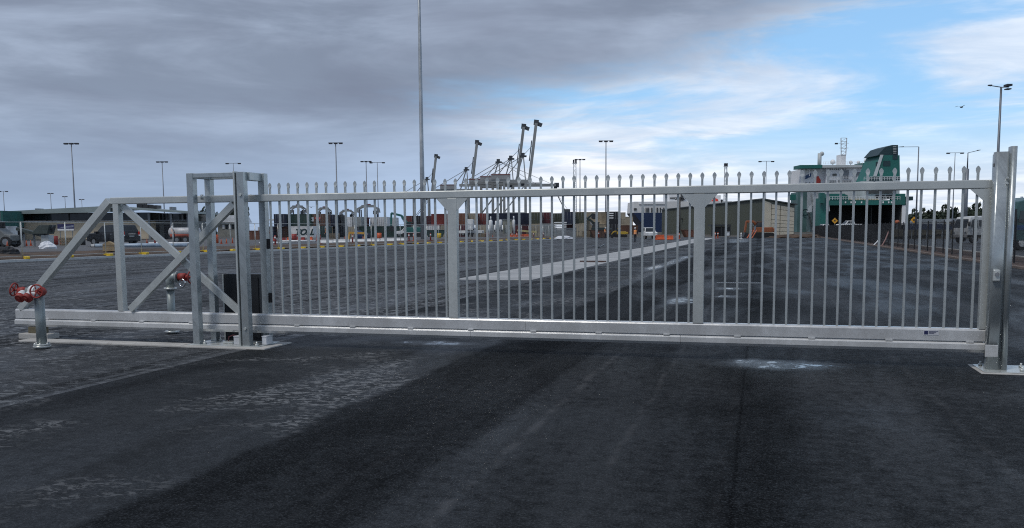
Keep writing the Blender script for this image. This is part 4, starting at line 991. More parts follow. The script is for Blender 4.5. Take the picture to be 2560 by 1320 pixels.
# temporary fence on the left kerb: panels and yellow block feet
fr = MB(); L_ = 2.95
fr.tube([(0,0,0), (0,0,2.1)], .019, 6).tube([(L_,0,0), (L_,0,2.1)], .019, 6).tube([(0,0,2.08), (L_,0,2.08)], .019, 6).tube([(0,0,.12), (L_,0,.12)], .019, 6)
frm = fr.mesh('frame'); ms = MB()
for i in range(1, 30): ms.box(i*L_/30-.0008, i*L_/30+.0008, -.0008, .0008, .12, 2.08)
for i in range(1, 8): ms.box(0, L_, -.0015, .0015, .12+i*.245-.0015, .12+i*.245+.0015)
msm = ms.mesh('wire_mesh')
ft = MB(); ft.prism([(-.34, 0), (.34, 0), (.34, .10), (.29, .155), (-.29, .155), (-.34, .10)], -.12, .12, 'y'); ftm = ft.mesh('block_foot')
rk = math.atan2(KD.y, KD.x)
tf = thing('temporary_fence', 'temporary wire mesh fence with yellow block feet along the left kerb of the yard', 'fence', (KA.x, KA.y, .142))
for k in range(36):
    a = 2+3.02*k; q = KD*a+KN*.62
    o = obj('fence_panel', frm, GALV, tf, (q.x, q.y, .03), rk + R(random.uniform(-1, 1))); obj('wire_mesh', msm, POLE, o)
    q2 = KD*(a-.04)+KN*(.40+random.uniform(-.12, .1)); obj('block_foot', ftm, YEL, tf, (q2.x, q2.y, 0), rk + R(random.choice((88, 82, 95, 60, 20, 100, 0))))

# ------------------------------------------------------------------ vehicles
def wheel(par, x, y, z, r, w, m=None):
    o = MB().tube([(x, y-w/2, z), (x, y+w/2, z)], r, 18).build('wheel', RUBBER, par)
    MB().tube([(x, y-w/2-.012, z), (x, y+w/2+.012, z)], r*.58, 12).build('rim', m or STEEL, o); return o
def slab_profile(par, prof, w, m, nm, taper=None, bev=.03):
    """side profile (x,z) extruded to width w; points above taper[0] lean inward by taper[1]"""
    mb = MB(); mb.prism(prof, -w/2, w/2, 'y')
    if taper:
        z0, z1, t_ = taper
        for i, v in enumerate(mb.v):
            if v[2] > z0: k = 1-(v[2]-z0)/(z1-z0)*t_; mb.v[i] = (v[0], v[1]*k, v[2])
    return mb.build(nm, m, par, bevel=bev)
def side_windows(par, quads, w, taper, m=GLASS):
    z0, z1, t_ = taper
    for qd in quads:
        for s in (-1, 1):
            pts = []
            for (x, z) in qd:
                k = 1-max(0, (z-z0)/(z1-z0)*t_); pts.append(Vector((x, s*(w/2*k+.006), z)))
            mb = MB(); mb.add(pts+[q+Vector((0, -s*.02, 0)) for q in pts], [(0,1,2,3), (7,6,5,4), (0,4,5,1), (1,5,6,2), (2,6,7,3), (3,7,4,0)]); mb.build('window', m, par)
# dark four wheel drive, tail towards the right
def suv(loc, rz, label):
    o = thing('parked_car', label, 'car', loc, rz); PT = mat('charcoal_paint', (.014, .016, .02), .25)
    body = [(-2.38, .42), (-2.40, .98), (-2.30, 1.10), (-.85, 1.16), (2.30, 1.12), (2.38, .9), (2.36, .42)]
    slab_profile(o, body, 1.86, PT, 'body', None, .06)
    cab = [(-1.15, 1.12), (-.45, 1.78), (.6, 1.86), (1.95, 1.82), (2.28, 1.12)]
    tp_ = (1.12, 1.86, .16); slab_profile(o, cab, 1.84, PT, 'cabin', tp_, .05)
    side_windows(o, [[(-.86, 1.18), (-.05, 1.18), (-.05, 1.72), (-.36, 1.70)], [(.05, 1.18), (.92, 1.18), (.92, 1.74), (.05, 1.74)], [(1.02, 1.18), (1.92, 1.18), (1.74, 1.72), (1.02, 1.74)]], 1.84, tp_)
    MB().add([(2.27, -.75, 1.22), (2.27, .75, 1.22), (2.06, .66, 1.72), (2.06, -.66, 1.72), (2.23, -.75, 1.22), (2.23, .75, 1.22), (2.02, .66, 1.72), (2.02, -.66, 1.72)], [(0,1,2,3), (7,6,5,4), (0,4,5,1), (1,5,6,2), (2,6,7,3), (3,7,4,0)]).build('rear_window', GLASS, o)
    MB().add([(-1.14, -.8, 1.16), (-1.14, .8, 1.16), (-.5, .68, 1.72), (-.5, -.68, 1.72)], [(0, 1, 2, 3)]).build('windscreen', GLASS, o).location.x = -.02
    for s in (-1, 1):
        for x in (-1.45, 1.45): wheel(o, x, s*.80, .38, .38, .26)
        MB().box(2.30, 2.41, s*.82-.09, s*.82+.09, .98, 1.25).build('tail_light', TAIL, o)
        MB().box(2.31, 2.415, s*.80-.08, s*.80+.08, .86, .975).build('reflector', WHITE, o)
        MB().box(-1.1, -.85, s*1.0-.1, s*1.0+.1, 1.12, 1.28).build('mirror', PT, o)
        for x in (-.2, .80): MB().box(x, x+.2, s*.935-.015, s*.935+.015, 1.02, 1.05).build('door_handle', CHROME, o)
        MB().box(-2.0, 2.0, s*.88-.06, s*.88+.06, .34, .41).build('side_step', BLACK, o)
    MB().box(2.36, 2.48, -.86, .86, .45, .66).build('bumper', BLACK, o, bevel=.02); MB().box(2.385, 2.40, -.25, .25, .78, .9).build('plate', mat('dull_plate', (.3, .31, .3), .5), o)
    MB().box(2.385, 2.41, -.35, .35, 1.02, 1.06).build('tailgate_handle', CHROME, o)
    return o
P = PX(283, 78, .45); suv(P.loc, TH + R(-28), 'black four wheel drive wagon parked behind the left fence')
def ute(px, dist, rz, label, z0=.45, wagon=False):
    P = PX(px, dist, z0); o = thing('parked_car', label, 'car', P.loc, TH+R(rz)); PT = WHITE
    slab_profile(o, [(-2.5, .5), (-2.5, .95), (-2.35, 1.05), (-1.1, 1.12), (2.5, 1.05), (2.5, .5)], 1.82, PT, 'body', None, .05); tp_ = (1.05, 1.8, .18)
    cab = [(-1.2, 1.08), (-.5, 1.76), (2.1, 1.78), (2.45, 1.08)] if wagon else [(-1.2, 1.08), (-.5, 1.76), (.75, 1.78), (.95, 1.08)]
    slab_profile(o, cab, 1.78, PT, 'cabin', tp_, .04)
    wn = [[(-.9, 1.16), (.0, 1.16), (.0, 1.68), (-.45, 1.68)]] + ([[(.1, 1.16), (1.0, 1.16), (1.0, 1.68), (.1, 1.68)], [(1.1, 1.16), (2.2, 1.16), (2.0, 1.68), (1.1, 1.68)]] if wagon else [[(.06, 1.16), (.78, 1.16), (.68, 1.68), (.06, 1.68)]])
    side_windows(o, wn, 1.78, tp_)
    MB().add([(-1.2, -.78, 1.12), (-1.2, .78, 1.12), (-.56, .64, 1.70), (-.56, -.64, 1.70)], [(0, 1, 2, 3)]).build('windscreen', GLASS, o).location = (-.03, 0, 0)
    xr0, xr1 = (2.44, 2.2) if wagon else (.95, .80)
    MB().add([(xr0, -.72, 1.16), (xr0, .72, 1.16), (xr1, .62, 1.66), (xr1, -.62, 1.66)], [(0, 1, 2, 3)]).build('rear_window', GLASS, o).location = (.03, 0, 0)
    for s in (-1, 1):
        for x in (-1.6, 1.5): wheel(o, x, s*.78, .37, .37, .24)
        MB().box(2.44, 2.53, s*.8-.08, s*.8+.08, .75, 1.0).build('tail_light', TAIL, o); MB().box(-2.53, -2.44, s*.72-.14, s*.72+.14, .8, .95).build('headlight', CHROME, o)
    MB().box(2.46, 2.6, -.85, .85, .48, .66).build('bumper', BLACK, o)
    if not wagon: MB().box(1.0, 2.45, -.8, .8, 1.052, 1.10).build('tray_cover', BLACK, o)
    return o
ute(1018, 175, 4, 'white utility vehicle left of the tall pole at the site edge')
ute(1178, 180, 170, 'white utility vehicle right of the first gate post')
ute(1623, 140, 90, 'white wagon seen from behind right of the walking worker', z0=.02, wagon=True)
ute(2122, 185, 4, 'white utility vehicle with roof bars in front of the open ship ramp', z0=1.2)
ute(2060, 205, 12, 'white car with its lamps lit beside the ship hull', z0=.6)
# white light truck and green prime mover on the access road
def truck(loc, rz, label):
    o = thing('cab_truck', label, 'truck', loc, rz); tp_ = (1.6, 2.6, .10)
    slab_profile(o, [(-2.9, .75), (-2.95, 1.35), (-2.55, 2.5), (-1.0, 2.6), (-.95, .75)], 1.98, mat('truck_white_shaded', (.50, .51, .51), .5, dirt=.35), 'cab', tp_, .06)  # white paint set greyer, shade on the truck put into its colour
    side_windows(o, [[(-2.55, 1.5), (-1.75, 1.5), (-1.75, 2.25), (-2.35, 2.25)], [(-1.6, 1.6), (-1.1, 1.6), (-1.1, 2.2), (-1.6, 2.2)]], 1.98, tp_)
    MB().add([(-2.93, -.85, 1.5), (-2.93, .85, 1.5), (-2.64, .78, 2.3), (-2.64, -.78, 2.3)], [(0, 1, 2, 3)]).build('windscreen', GLASS, o).location = (-.03, 0, 0)
    slab_profile(o, [(-.85, .95), (-.85, 2.55), (2.9, 2.55), (2.9, .95)], 2.1, mat('truck_white_shaded', (.50, .51, .51), .5, dirt=.35), 'box_body', None, .03)
    for x0, x1 in ((-.4, 1.2), (1.5, 2.6)): 
        for s in (-1, 1): MB().box(x0, x1, s*1.05-.02, s*1.05+.02, 1.75, 2.25).build('window', GLASS, o)
    MB().box(-2.9, 2.9, -.45, .45, .55, .80).build('chassis', BLACK, o)
    for s in (-1, 1):
        for x in (-2.1, 1.7): wheel(o, x, s*.86, .42, .42, .28)
        MB().box(-2.98, -2.9, s*.75-.15, s*.75+.15, .95, 1.12).build('headlight', CHROME, o); MB().box(-2.95, -2.8, s*1.13-.08, s*1.13+.08, 1.6, 2.0).build('mirror', BLACK, o)
    MB().box(-3.0, -2.9, -.98, .98, .55, .82).build('bumper', mat('grey_bumper', (.2, .2, .2), .6), o)
q = gnd(2462, 607); truck(q, TH + R(14), 'white crew cab truck on the road behind the latch post')
def prime(loc, rz, label):
    o = thing('prime_mover', label, 'truck', loc, rz); G = mat('truck_green', (.03, .085, .085), .35); tp_ = (1.8, 3.4, .06)
    slab_profile(o, [(-3.0, .6), (-3.05, 1.5), (-2.85, 2.5), (-2.6, 3.2), (-1.2, 3.5), (-.8, 3.5), (-.8, .6)], 2.4, G, 'cab', tp_, .08)
    side_windows(o, [[(-2.6, 1.85), (-1.7, 1.75), (-1.7, 2.6), (-2.45, 2.6)]], 2.4, tp_)
    MB().add([(-3.0, -1.05, 1.75), (-3.0, 1.05, 1.75), (-2.78, 1.0, 2.75), (-2.78, -1.0, 2.75)], [(0, 1, 2, 3)]).build('windscreen', GLASS, o).location = (-.04, 0, 0)
    MB().box(-3.02, 3.5, -.45, .45, .6, .95).build('chassis', BLACK, o)
    for s in (-1, 1):
        for x in (-2.2, 1.6, 2.8): wheel(o, x, s*1.0, .52, .52, .34, CHROME)
        MB().box(-3.0, -.85, s*1.205-.012, s*1.205+.012, 1.35, 1.65).build('side_stripe', mat('stripe_blue', (.02, .07, .18), .4), o)
        MB().prism([(-2.85, .55), (-2.85, .95), (-2.2, 1.25), (-1.55, .95), (-1.55, .55), (-1.65, .55), (-1.7, .9), (-2.2, 1.13), (-2.7, .9), (-2.75, .55)], s*1.1-.12, s*1.1+.12, 'y').build('mudguard', G, o)
        MB().box(-3.05, -2.9, s*1.32-.08, s*1.32+.08, 1.9, 2.7).build('mirror', BLACK, o); MB().box(-3.12, -3.04, s*.9-.2, s*.9+.2, .75, .95).build('headlight', CHROME, o)
        MB().tube([(-.6, s*1.0, .9), (-.6, s*1.0, 3.6)], .08, 8).build('exhaust_stack', CHROME, o)
    MB().box(-3.15, -3.0, -1.2, 1.2, .4, .72).build('bumper', CHROME, o)
q = gnd(2595, 624); prime(q, TH + R(10), 'green prime mover cut by the right edge of the picture')

# ------------------------------------------------------------------ excavators
def excavator(px, dist, z0, colr, label, boom, rz=0.0, s=1.0):
    """boom: list of (x,z) joints of the boom and stick, local metres, in the thing's own plane"""
    P = PX(px, dist, z0); o = thing('excavator', label, 'excavator', P.loc, TH+R(rz))
    for y in (-1.05, 1.05):
        mb = MB()
        prof = [(1.6+.42*math.cos(R(a)), .44+.42*math.sin(R(a))) for a in range(-90, 91, 30)] + [(-1.6+.42*math.cos(R(a)), .44+.42*math.sin(R(a))) for a in range(90, 271, 30)]
        mb.prism([(a*s, b_*s) for a, b_ in prof], (y-.26)*s, (y+.26)*s, 'y'); mb.build('track', RUBBER, o)
    MB().box(-1.5*s, 1.7*s, -1.25*s, 1.25*s, .95*s, 1.9*s).build('house', colr, o, bevel=.08); MB().box(1.2*s, 2.3*s, -1.2*s, 1.2*s, 1.0*s, 1.75*s).build('counterweight', colr, o, bevel=.12)
    cb = MB().prism([(-1.6*s, 1.0*s), (-1.5*s, 2.0*s), (-1.1*s, 2.85*s), (-.1*s, 2.85*s), (-.1*s, 1.0*s)], -1.2*s, -.25*s, 'y').build('cab', GLASS, o, bevel=.03)
    MB().box(-1.2*s, 0, -1.22*s, -.23*s, 2.85*s, 2.95*s).build('cab_roof', colr, o)
    pts = [Vector((a*s, .3*s, b_*s)) for a, b_ in boom]
    for i in range(len(pts)-2): MB().bar(pts[i], pts[i+1], .42*s, .62*s, (0,1,0)).build('boom', colr, o, bevel=.03)
    MB().bar(pts[-2], pts[-1], .34*s, .5*s, (0,1,0)).build('stick', colr, o, bevel=.03)
    e_ = pts[-1]; MB().prism([(e_.x-.1*s, e_.z+.1*s), (e_.x+.55*s, e_.z-.1*s), (e_.x+.7*s, e_.z-.7*s), (e_.x+.25*s, e_.z-1.1*s), (e_.x-.35*s, e_.z-.85*s)], -.35*s, .95*s, 'y').build('bucket', DARK, o, bevel=.03)
    a, b_ = pts[0].lerp(pts[1], .15)+Vector((0, 0, .1)), pts[1]+Vector((-.1, 0, -.35*s)); MB().tube([a+Vector((-.5*s, .35*s, -.3*s)), b_+Vector((0, .35*s, 0))], .08*s, 8).build('hydraulic_ram', CHROME, o)
    return o
EXO = mat('excavator_orange', (.27, .085, .03), .5, dirt=.4); EXT = mat('excavator_teal', (.015, .12, .11), .5, dirt=.3); EXD = mat('excavator_dark', (.02, .035, .035), .5)
excavator(1905, 150, 0, EXO, 'orange excavator with a bent arm in front of the warehouse', [(-.6, 1.7), (-1.6, 3.0), (-2.9, 3.0), (-3.2, .9)], s=.9)
excavator(1032, 165, .4, EXT, 'teal excavator with raised arm left of the tall pole', [(-.4, 1.8), (-2.2, 4.2), (-4.2, 4.7), (-4.3, 2.2)], s=.95)
excavator(1498, 165, .1, EXD, 'dark excavator with lifted bucket in front of the long beige containers', [(-.3, 1.8), (-1.6, 3.3), (-2.4, 3.6), (-1.2, 4.6)], s=.95)
excavator(1552, 160, .1, mat('excavator_yellow', (.42, .28, .03), .5, dirt=.4), 'yellow loader behind the walking worker', [(-.6, 1.6), (-1.8, 2.0), (-2.6, 1.6), (-3.0, .9)], s=.55)

# ------------------------------------------------------------------ people
def person(px, dist, z0, rz, label, stride=.12, arm=.12, H=1.76, stoop=0.0):
    P = PX(px, dist, z0); o = thing('person', label, 'person', P.loc, TH+R(rz)); k = H/1.76
    J = {'pel': (0, 0, .95), 'sp': (0, -.02-stoop*.3, 1.18), 'ch': (0, -.0-stoop, 1.38), 'nk': (0, -.01-stoop*1.2, 1.50), 'hd': (0, -.03-stoop*1.3, 1.62), 'tp': (0, -.03-stoop*1.3, 1.72)}
    E_ = [('pel', 'sp'), ('sp', 'ch'), ('ch', 'nk'), ('nk', 'hd'), ('hd', 'tp')]; rad = {'pel': (.15, .11), 'sp': (.145, .105), 'ch': (.165, .115), 'nk': (.055, .055), 'hd': (.085, .10), 'tp': (.06, .07)}
    for s, n in ((-1, 'l'), (1, 'r')):
        y = s*stride
        for nm, c, r_ in (('hip', (s*.09, 0, .90), .10), ('kn', (s*.10, y*.5-.03, .50), .066), ('an', (s*.10, y, .09), .046), ('toe', (s*.11, y-.15, .04), .04),
                          ('sh', (s*.20, -stoop, 1.41), .062), ('el', (s*.27, s*arm*.3, 1.13), .044), ('wr', (s*.27, -s*arm-.05, .88), .032), ('pm', (s*.27, -s*arm-.06, .81), .034), ('fg', (s*.265, -s*arm-.07, .73), .02), ('th', (s*.23, -s*arm-.10, .79), .014)):
            J[nm+n] = c; rad[nm+n] = (r_, r_)
        E_ += [('pel', 'hip'+n), ('hip'+n, 'kn'+n), ('kn'+n, 'an'+n), ('an'+n, 'toe'+n), ('ch', 'sh'+n), ('sh'+n, 'el'+n), ('el'+n, 'wr'+n), ('wr'+n, 'pm'+n), ('pm'+n, 'fg'+n), ('pm'+n, 'th'+n)]
    ks = list(J); me = bpy.data.meshes.new('body'); me.from_pydata([tuple(q*k for q in J[n]) for n in ks], [(ks.index(a), ks.index(b_)) for a, b_ in E_], []); me.update()
    ob = bpy.data.objects.new('tmp', me); COL.objects.link(ob); ob.modifiers.new('skin', 'SKIN')
    for i, n in enumerate(ks): me.skin_vertices[0].data[i].radius = tuple(q*k for q in rad[n])
    me.skin_vertices[0].data[ks.index('pel')].use_root = True; sm = ob.modifiers.new('sub', 'SUBSURF'); sm.levels = sm.render_levels = 2
    dg = bpy.context.evaluated_depsgraph_get(); dg.update(); m2 = bpy.data.meshes.new_from_object(ob.evaluated_get(dg)); bpy.data.objects.remove(ob)
    m2.materials.clear()
    for m_ in (NAVY, SKIN, BLACK): m2.materials.append(m_)
    for p_ in m2.polygons:
        c = p_.center; p_.use_smooth = True
        p_.material_index = 1 if c.z > 1.50*k or (abs(c.x) > .2*k and c.z < .90*k and c.z > .6*k) else (2 if c.z < .11*k else 0)
    bo = bpy.data.objects.new('body', m2); COL.objects.link(bo); bo.parent = o
    # face
    hd = Vector(J['hd'])*k; MB().ball(hd+Vector((0, -.105*k, -.01)), .018*k, 6, 4).build('nose', SKIN, bo)
    mb = MB()
    for s in (-1, 1): mb.ball(hd+Vector((s*.032, -.094, .02))*k, .011*k, 6, 4)
    mb.build('eyes', BLACK, bo); MB().box(hd.x-.025, hd.x+.025, hd.y-.10*k, hd.y-.08*k, hd.z-.055, hd.z-.045).build('mouth', mat('lips', (.3, .1, .09)), bo)
    # vest as a shell over the torso
    vs = MB(); lv = [(.97, .185, .135, -.02), (1.10, .18, .13, -.02), (1.25, .19, .135, -.01-stoop*.5), (1.40, .215, .13, -stoop), (1.47, .12, .09, -.01-stoop*1.1)]; n_ = 16
    for (z, a, b_, yy) in lv:
        for i in range(n_): an = 2*math.pi*i/n_; vs.v.append((a*math.cos(an)*k, (yy+b_*math.sin(an))*k, z*k))
    for j in range(len(lv)-1):
        for i in range(n_): vs.f.append((j*n_+i, j*n_+(i+1) % n_, (j+1)*n_+(i+1) % n_, (j+1)*n_+i)); vs.sm.append(True)
    v_ = vs.build('vest', HIVIS, o)
    bd = MB()
    for z, a, b_, yy in ((1.08, .184, .134, -.02),):
        for i in range(n_):
            for dz in (0, .05): an = 2*math.pi*i/n_; bd.v.append((a*math.cos(an)*k*1.02, (yy+b_*1.03*math.sin(an))*k, (z+dz)*k))
        for i in range(n_): q = (i+1) % n_; bd.f.append((2*i, 2*q, 2*q+1, 2*i+1)); bd.sm.append(True)
    bd.build('reflective_band', mat('silver_tape', (.6, .6, .55), .4), v_)
    h = Vector(J['hd'])*k; hh_ = MB(); lv2 = [(.02, .118), (.05, .115), (.10, .095), (.13, .05), (.14, .005)]
    for z, r_ in lv2:
        for i in range(14): an = 2*math.pi*i/14; hh_.v.append((h.x+r_*math.cos(an)*k, h.y+r_*1.12*math.sin(an)*k, h.z+z*k+.02))
    for j in range(len(lv2)-1):
        for i in range(14): hh_.f.append((j*14+i, j*14+(i+1) % 14, (j+1)*14+(i+1) % 14, (j+1)*14+i)); hh_.sm.append(True)
    hh_.tube([(h.x, h.y-.03, h.z+.03*k), (h.x, h.y-.03, h.z+.045*k)], .135*k, 14); hh_.build('hard_hat', WHITE, o)
    return o
person(1588, 106.5, 0, 180, 'worker in orange vest and white hard hat walking away across the yard', .14)
person(1513, 150, .1, 100, 'worker in orange vest standing by the black printed container', .05)
person(815, 118, .45, 60, 'worker in orange vest behind the white barriers at the dark green container', .06)
person(434, 92, .45, -60, 'worker in orange vest beside the white tank trailer left of the portal', .06, stoop=.08)

# ------------------------------------------------------------------ site clutter along the left kerb
def pipe_run(x0, x1, yv, dist, r, m, label, dz=0):
    a = pl(x0, yv, dist); b_ = pl(x1, yv, dist); o = thing('steel_pipe', label, 'pipe', wp(Vector((a.x, a.y, .45+dz))), TH)
    MB().tube([(0, 0, r), (b_.x-a.x, 0, r)], r, 14, cap=True).build('barrel', m, o)
    for e_ in (0, b_.x-a.x): MB().tube([(e_-.02, 0, r), (e_+.02, 0, r)], r*1.06, 14).build('end_band', STEEL, o)
PB = mat('pale_blue_pipe', (.36, .45, .55), .4); PW = mat('white_pipe', (.62, .64, .66), .4)
pipe_run(238, 420, 612, 70, .15, PB, 'lowest pale blue pipe lying behind the left fence'); pipe_run(246, 470, 612, 70.5, .13, PB, 'pale blue pipe lying just behind the lowest one')
pipe_run(228, 330, 612, 71.0, .12, PW, 'short white pipe end beneath the four wheel drive'); pipe_run(372, 490, 608, 74, .12, PW, 'white pipe lying right of the pale blue pipes', .1)
for i, (x0, x1) in enumerate(((648, 722), (700, 790))): pipe_run(x0, x1, 610, 82, .10, PW, ('white pipe', 'second white pipe')[i]+' lying right of the portal behind the fence', .15*i)
# timber stack by the kerb
P = PX(272, 58, .42); o = thing('timber_crate', 'small pale timber crate on the dirt behind the kerb', 'crate', P.loc, TH+R(10)); TB = mat('pale_timber', (.36, .26, .14), .8)
for z in (0, .14, .28): MB().box(-.36, .36, -.3, .3, z, z+.11).build('plank', TB, o)
MB().prism([(-.42, .40), (.42, .40), (0, .62)], -.32, .32, 'y').build('lid', TB, o)
# white tarpaulin heap
def heap(px, dist, z0, w, h, d_, m, name, label, cat, seed=1):
    rnd = random.Random(seed); P = PX(px, dist, z0); mb = MB(); n, k = 18, 7
    for j in range(k):
        b_ = math.pi/2*j/(k-1)
        for i in range(n): a = 2*math.pi*i/n; r_ = math.cos(b_)*rnd.uniform(.82, 1.1); mb.v.append((w/2*r_*math.cos(a), d_/2*r_*math.sin(a), h*math.sin(b_)*rnd.uniform(.8, 1.1)))
    for j in range(k-1):
        for i in range(n): mb.f.append((j*n+i, j*n+(i+1) % n, (j+1)*n+(i+1) % n, (j+1)*n+i)); mb.sm.append(False)
    o = mb.build(name, m); o.location = P.loc; o.rotation_euler.z = TH; return tag(o, label, cat)
TARP = mat('white_tarp', (.62, .64, .68), .5, var=.1)
heap(116, 66, .45, 1.35, .55, .9, TARP, 'tarpaulin_heap', 'heap of bunched white tarpaulin behind the left fence', 'tarpaulin', 2)
heap(1410, 140, .1, 3.2, .5, 1.4, TARP, 'tarpaulin_heap', 'low white sheeting along the foot of the mesh cage', 'tarpaulin', 4)
heap(10, 52, .42, 1.6, .45, 1.0, mat('dark_spoil', (.02, .021, .024), .8), 'spoil_heap', 'dark heap of spoil at the left edge behind the kerb', 'spoil heap', 5)
heap(1985, 140, 0, 9, .55, 4, DIRT, 'dirt_mound', 'low brown dirt mound before the warehouse doors', 'mound', 6)
heap(2020, 150, 0, 5, .5, 4, DIRT, 'dirt_mound', 'brown dirt mound beside the far end of the black fence', 'mound', 7)
# crushing plant: conveyor with hopper
P = PX(95, 78, .45); o = thing('conveyor', 'dark mobile conveyor with a sloping belt and hopper behind the left fence', 'conveyor', P.loc, TH); GM = mat('machine_green_grey', (.05, .065, .06), .6)
a = P.p(45, 572); b_ = P.p(126, 590); MB().bar((a.x, 0, a.z), (b_.x-.4, 0, b_.z), .7, .25).build('belt', GM, o)
q = P.p(112, 575); MB().prism([(q.x-.95, q.z-.35), (q.x+.5, q.z-.35), (q.x+.75, q.z+.45), (q.x-.2, q.z+.45)], -.6, .6, 'y').build('hopper', GM, o, bevel=.03)
MB().tube([(q.x+.55, -.1, q.z+.2), (q.x+.85, -.1, q.z+.1)], .28, 12).build('fan', DARK, o)
for x in (60, 85, 120): r_ = P.p(x, 585); MB().bar((r_.x, 0, 0), (r_.x, 0, r_.z), .12, .12).build('leg', STEEL, o)
MB().box(P.p(72, 0).x, P.p(92, 0).x, -.4, .5, .15, 1.0).build('motor_box', mat('pale_grey_box', (.42, .45, .46), .5), o, bevel=.03)
P = PX(8, 76, .45); o = thing('loader', 'pale wheel loader body at the left edge behind the fence', 'loader', P.loc, TH); MB().prism([(-1.2, .5), (-1.2, 1.5), (-.2, 1.7), (.5, 1.1), (1.0, 1.0), (1.0, .5)], -.7, .7, 'y').build('body', mat('loader_grey', (.16, .17, .17), .6, dirt=.5), o, bevel=.05)
for x in (-.7, .6):
    for y in (-.7, .7): wheel(o, x, y, .45, .45, .3)
MB().box(-.9, -.1, -.6, .6, 1.5, 2.2).build('cab', GLASS, o, bevel=.04)
# water filled barriers
def barrier_mesh(L=1.9):
    mb = MB(); mb.prism([(-.26, 0), (.26, 0), (.26, .18), (.12, .36), (.09, .8), (-.09, .8), (-.12, .36), (-.26, .18)], -L/2, L/2, 'x')
    return mb.mesh('water_barrier')
BMESH = barrier_mesh(); rn_ = random.Random(31)
def barrier(px, dist, m, label, z0=.45, rz=0.0, sc=(1, 1, 1)):
    P = PX(px, dist, z0); o = thing('water_barrier', label, 'barrier', P.loc, TH+R(rz), 'plastic barriers behind the left fence'); obj('shell', BMESH, m, o, sc=sc)
    for x in (-.5, .5): MB().tube([(x*sc[0], 0, .8*sc[2]), (x*sc[0], 0, .84*sc[2])], .06, 8).build('filler_cap', BLACK, o)
for i, px in enumerate((812, 852, 893, 931, 968, 1000)):
    barrier(px, 88+i*3, WHITE, ('first', 'second', 'third', 'fourth', 'fifth', 'sixth')[i]+' white plastic barrier from the left in the row right of the lettered container', .42, sc=(.82, 1, .42))
for i, px in enumerate((664, 684, 708, 722, 741, 757, 776, 796)):
    barrier(px, 104+rn_.uniform(-6, 8), RED if i % 3 else ORNG, ('first', 'second', 'third', 'fourth', 'fifth', 'sixth', 'seventh', 'last')[i]+' small red barrier of the far row below the lettered container', .45, rn_.uniform(-30, 30), sc=(.26, .8, rn_.uniform(.5, .95)))
for i, px in enumerate((1650, 1673)): barrier(px, 128, ORNG, ('left', 'right')[i]+' orange barrier of the pair right of the white wagon', .0, (12, -8)[i], sc=(.62, 1.6, .9-.15*i))
for i, px in enumerate((1282, 1300, 1312)): barrier(px, 150, ORNG, ('left', 'middle', 'right')[i]+' orange barrier of the three under the maroon container', .2, sc=(.7, 1, .8))
dm = MB(); dm.tube([(0,0,0), (0,0,.05)], .2, 10); dm.tube([(0,0,.05), (0,0,.85)], [.06, .05], 8); dpm = dm.mesh('delineator'); bdm = MB().tube([(0,0,.55), (0,0,.72)], .062, 8).mesh('band')
def bollard(px, dist, m, label, z0=.45, sc=1.0):
    P = PX(px, dist, z0); o = thing('delineator_post', label, 'bollard', P.loc, TH, 'delineator posts on the site'); obj('post', dpm, m, o, sc=(sc*1.3, sc*1.3, sc)); obj('band', bdm, WHITE, o, sc=(sc*1.32, sc*1.32, sc))
for px, dist, m, lb_ in ((386, 72, RED, 'red delineator post standing on the pipes left of the portal'), (687, 78, RED, 'red delineator post nearest the right side of the portal'), (798, 82, RED, 'red delineator post below the lettered container'),
        (881, 88, RED, 'red delineator post amid the white barriers'), (1022, 100, RED, 'left red post of the pair by the white utility vehicle'), (1034, 101, ORNG, 'right orange post of the pair by the white utility vehicle'), (1076, 104, RED, 'red post left of the first gate post'),
        (1280, 140, ORNG, 'left orange post below the white tanks'), (1292, 141, ORNG, 'right orange post below the white tanks'), (1334, 143, RED, 'red post below the stained beige container'), (1358, 143, RED, 'red post left of the grey site container'), (1497, 148, RED, 'red and white post by the dark excavator')):
    bollard(px, dist, m, lb_, .25 if px > 1200 else .42)
for px, dist, m, lb_ in ((1698, 135, ORNG, 'orange post right of the orange barriers'), (1788, 140, ORNG, 'left orange post before the warehouse wall'), (1795, 141, ORNG, 'right orange post before the warehouse wall'), (1853, 130, WHITE, 'white marker post before the warehouse')):
    bollard(px, dist, m, lb_, .0, 1.1)
rn = random.Random(12)
cm = MB(); cm.box(-.18, .18, -.18, .18, 0, .04); cm.tube([(0,0,.04), (0,0,.7)], [.15, .03], 10); cmm = cm.mesh('cone')
for px, dist, z0, lb_ in ((16, 74, .45, 'orange cone by the loader at the left edge'), (64, 80, .45, 'left orange cone under the conveyor belt'), (75, 82, .45, 'right orange cone under the conveyor belt'), (150, 92, .45, 'orange cone beneath the navy site sign'),
        (366, 96, .45, 'orange cone just right of the four wheel drive'), (552, 86, .45, 'first orange cone from the left seen through the portal'), (565, 88, .45, 'second orange cone from the left seen through the portal'), (580, 90, .45, 'third orange cone from the left seen through the portal'),
        (862, 105, .45, 'orange cone left of the yellow lifting beam'), (907, 108, .45, 'orange cone right of the yellow lifting beam'), (1232, 140, .3, 'orange cone below the tall white tank'), (1350, 142, .2, 'orange cone below the stained beige container')):
    P = PX(px, dist, z0); o = obj('traffic_cone', cmm, ORNG, None, P.loc, 0.0, (.62, .62, rn.uniform(.6, .85))); tag(o, lb_, 'traffic cone', 'orange cones on the left site')
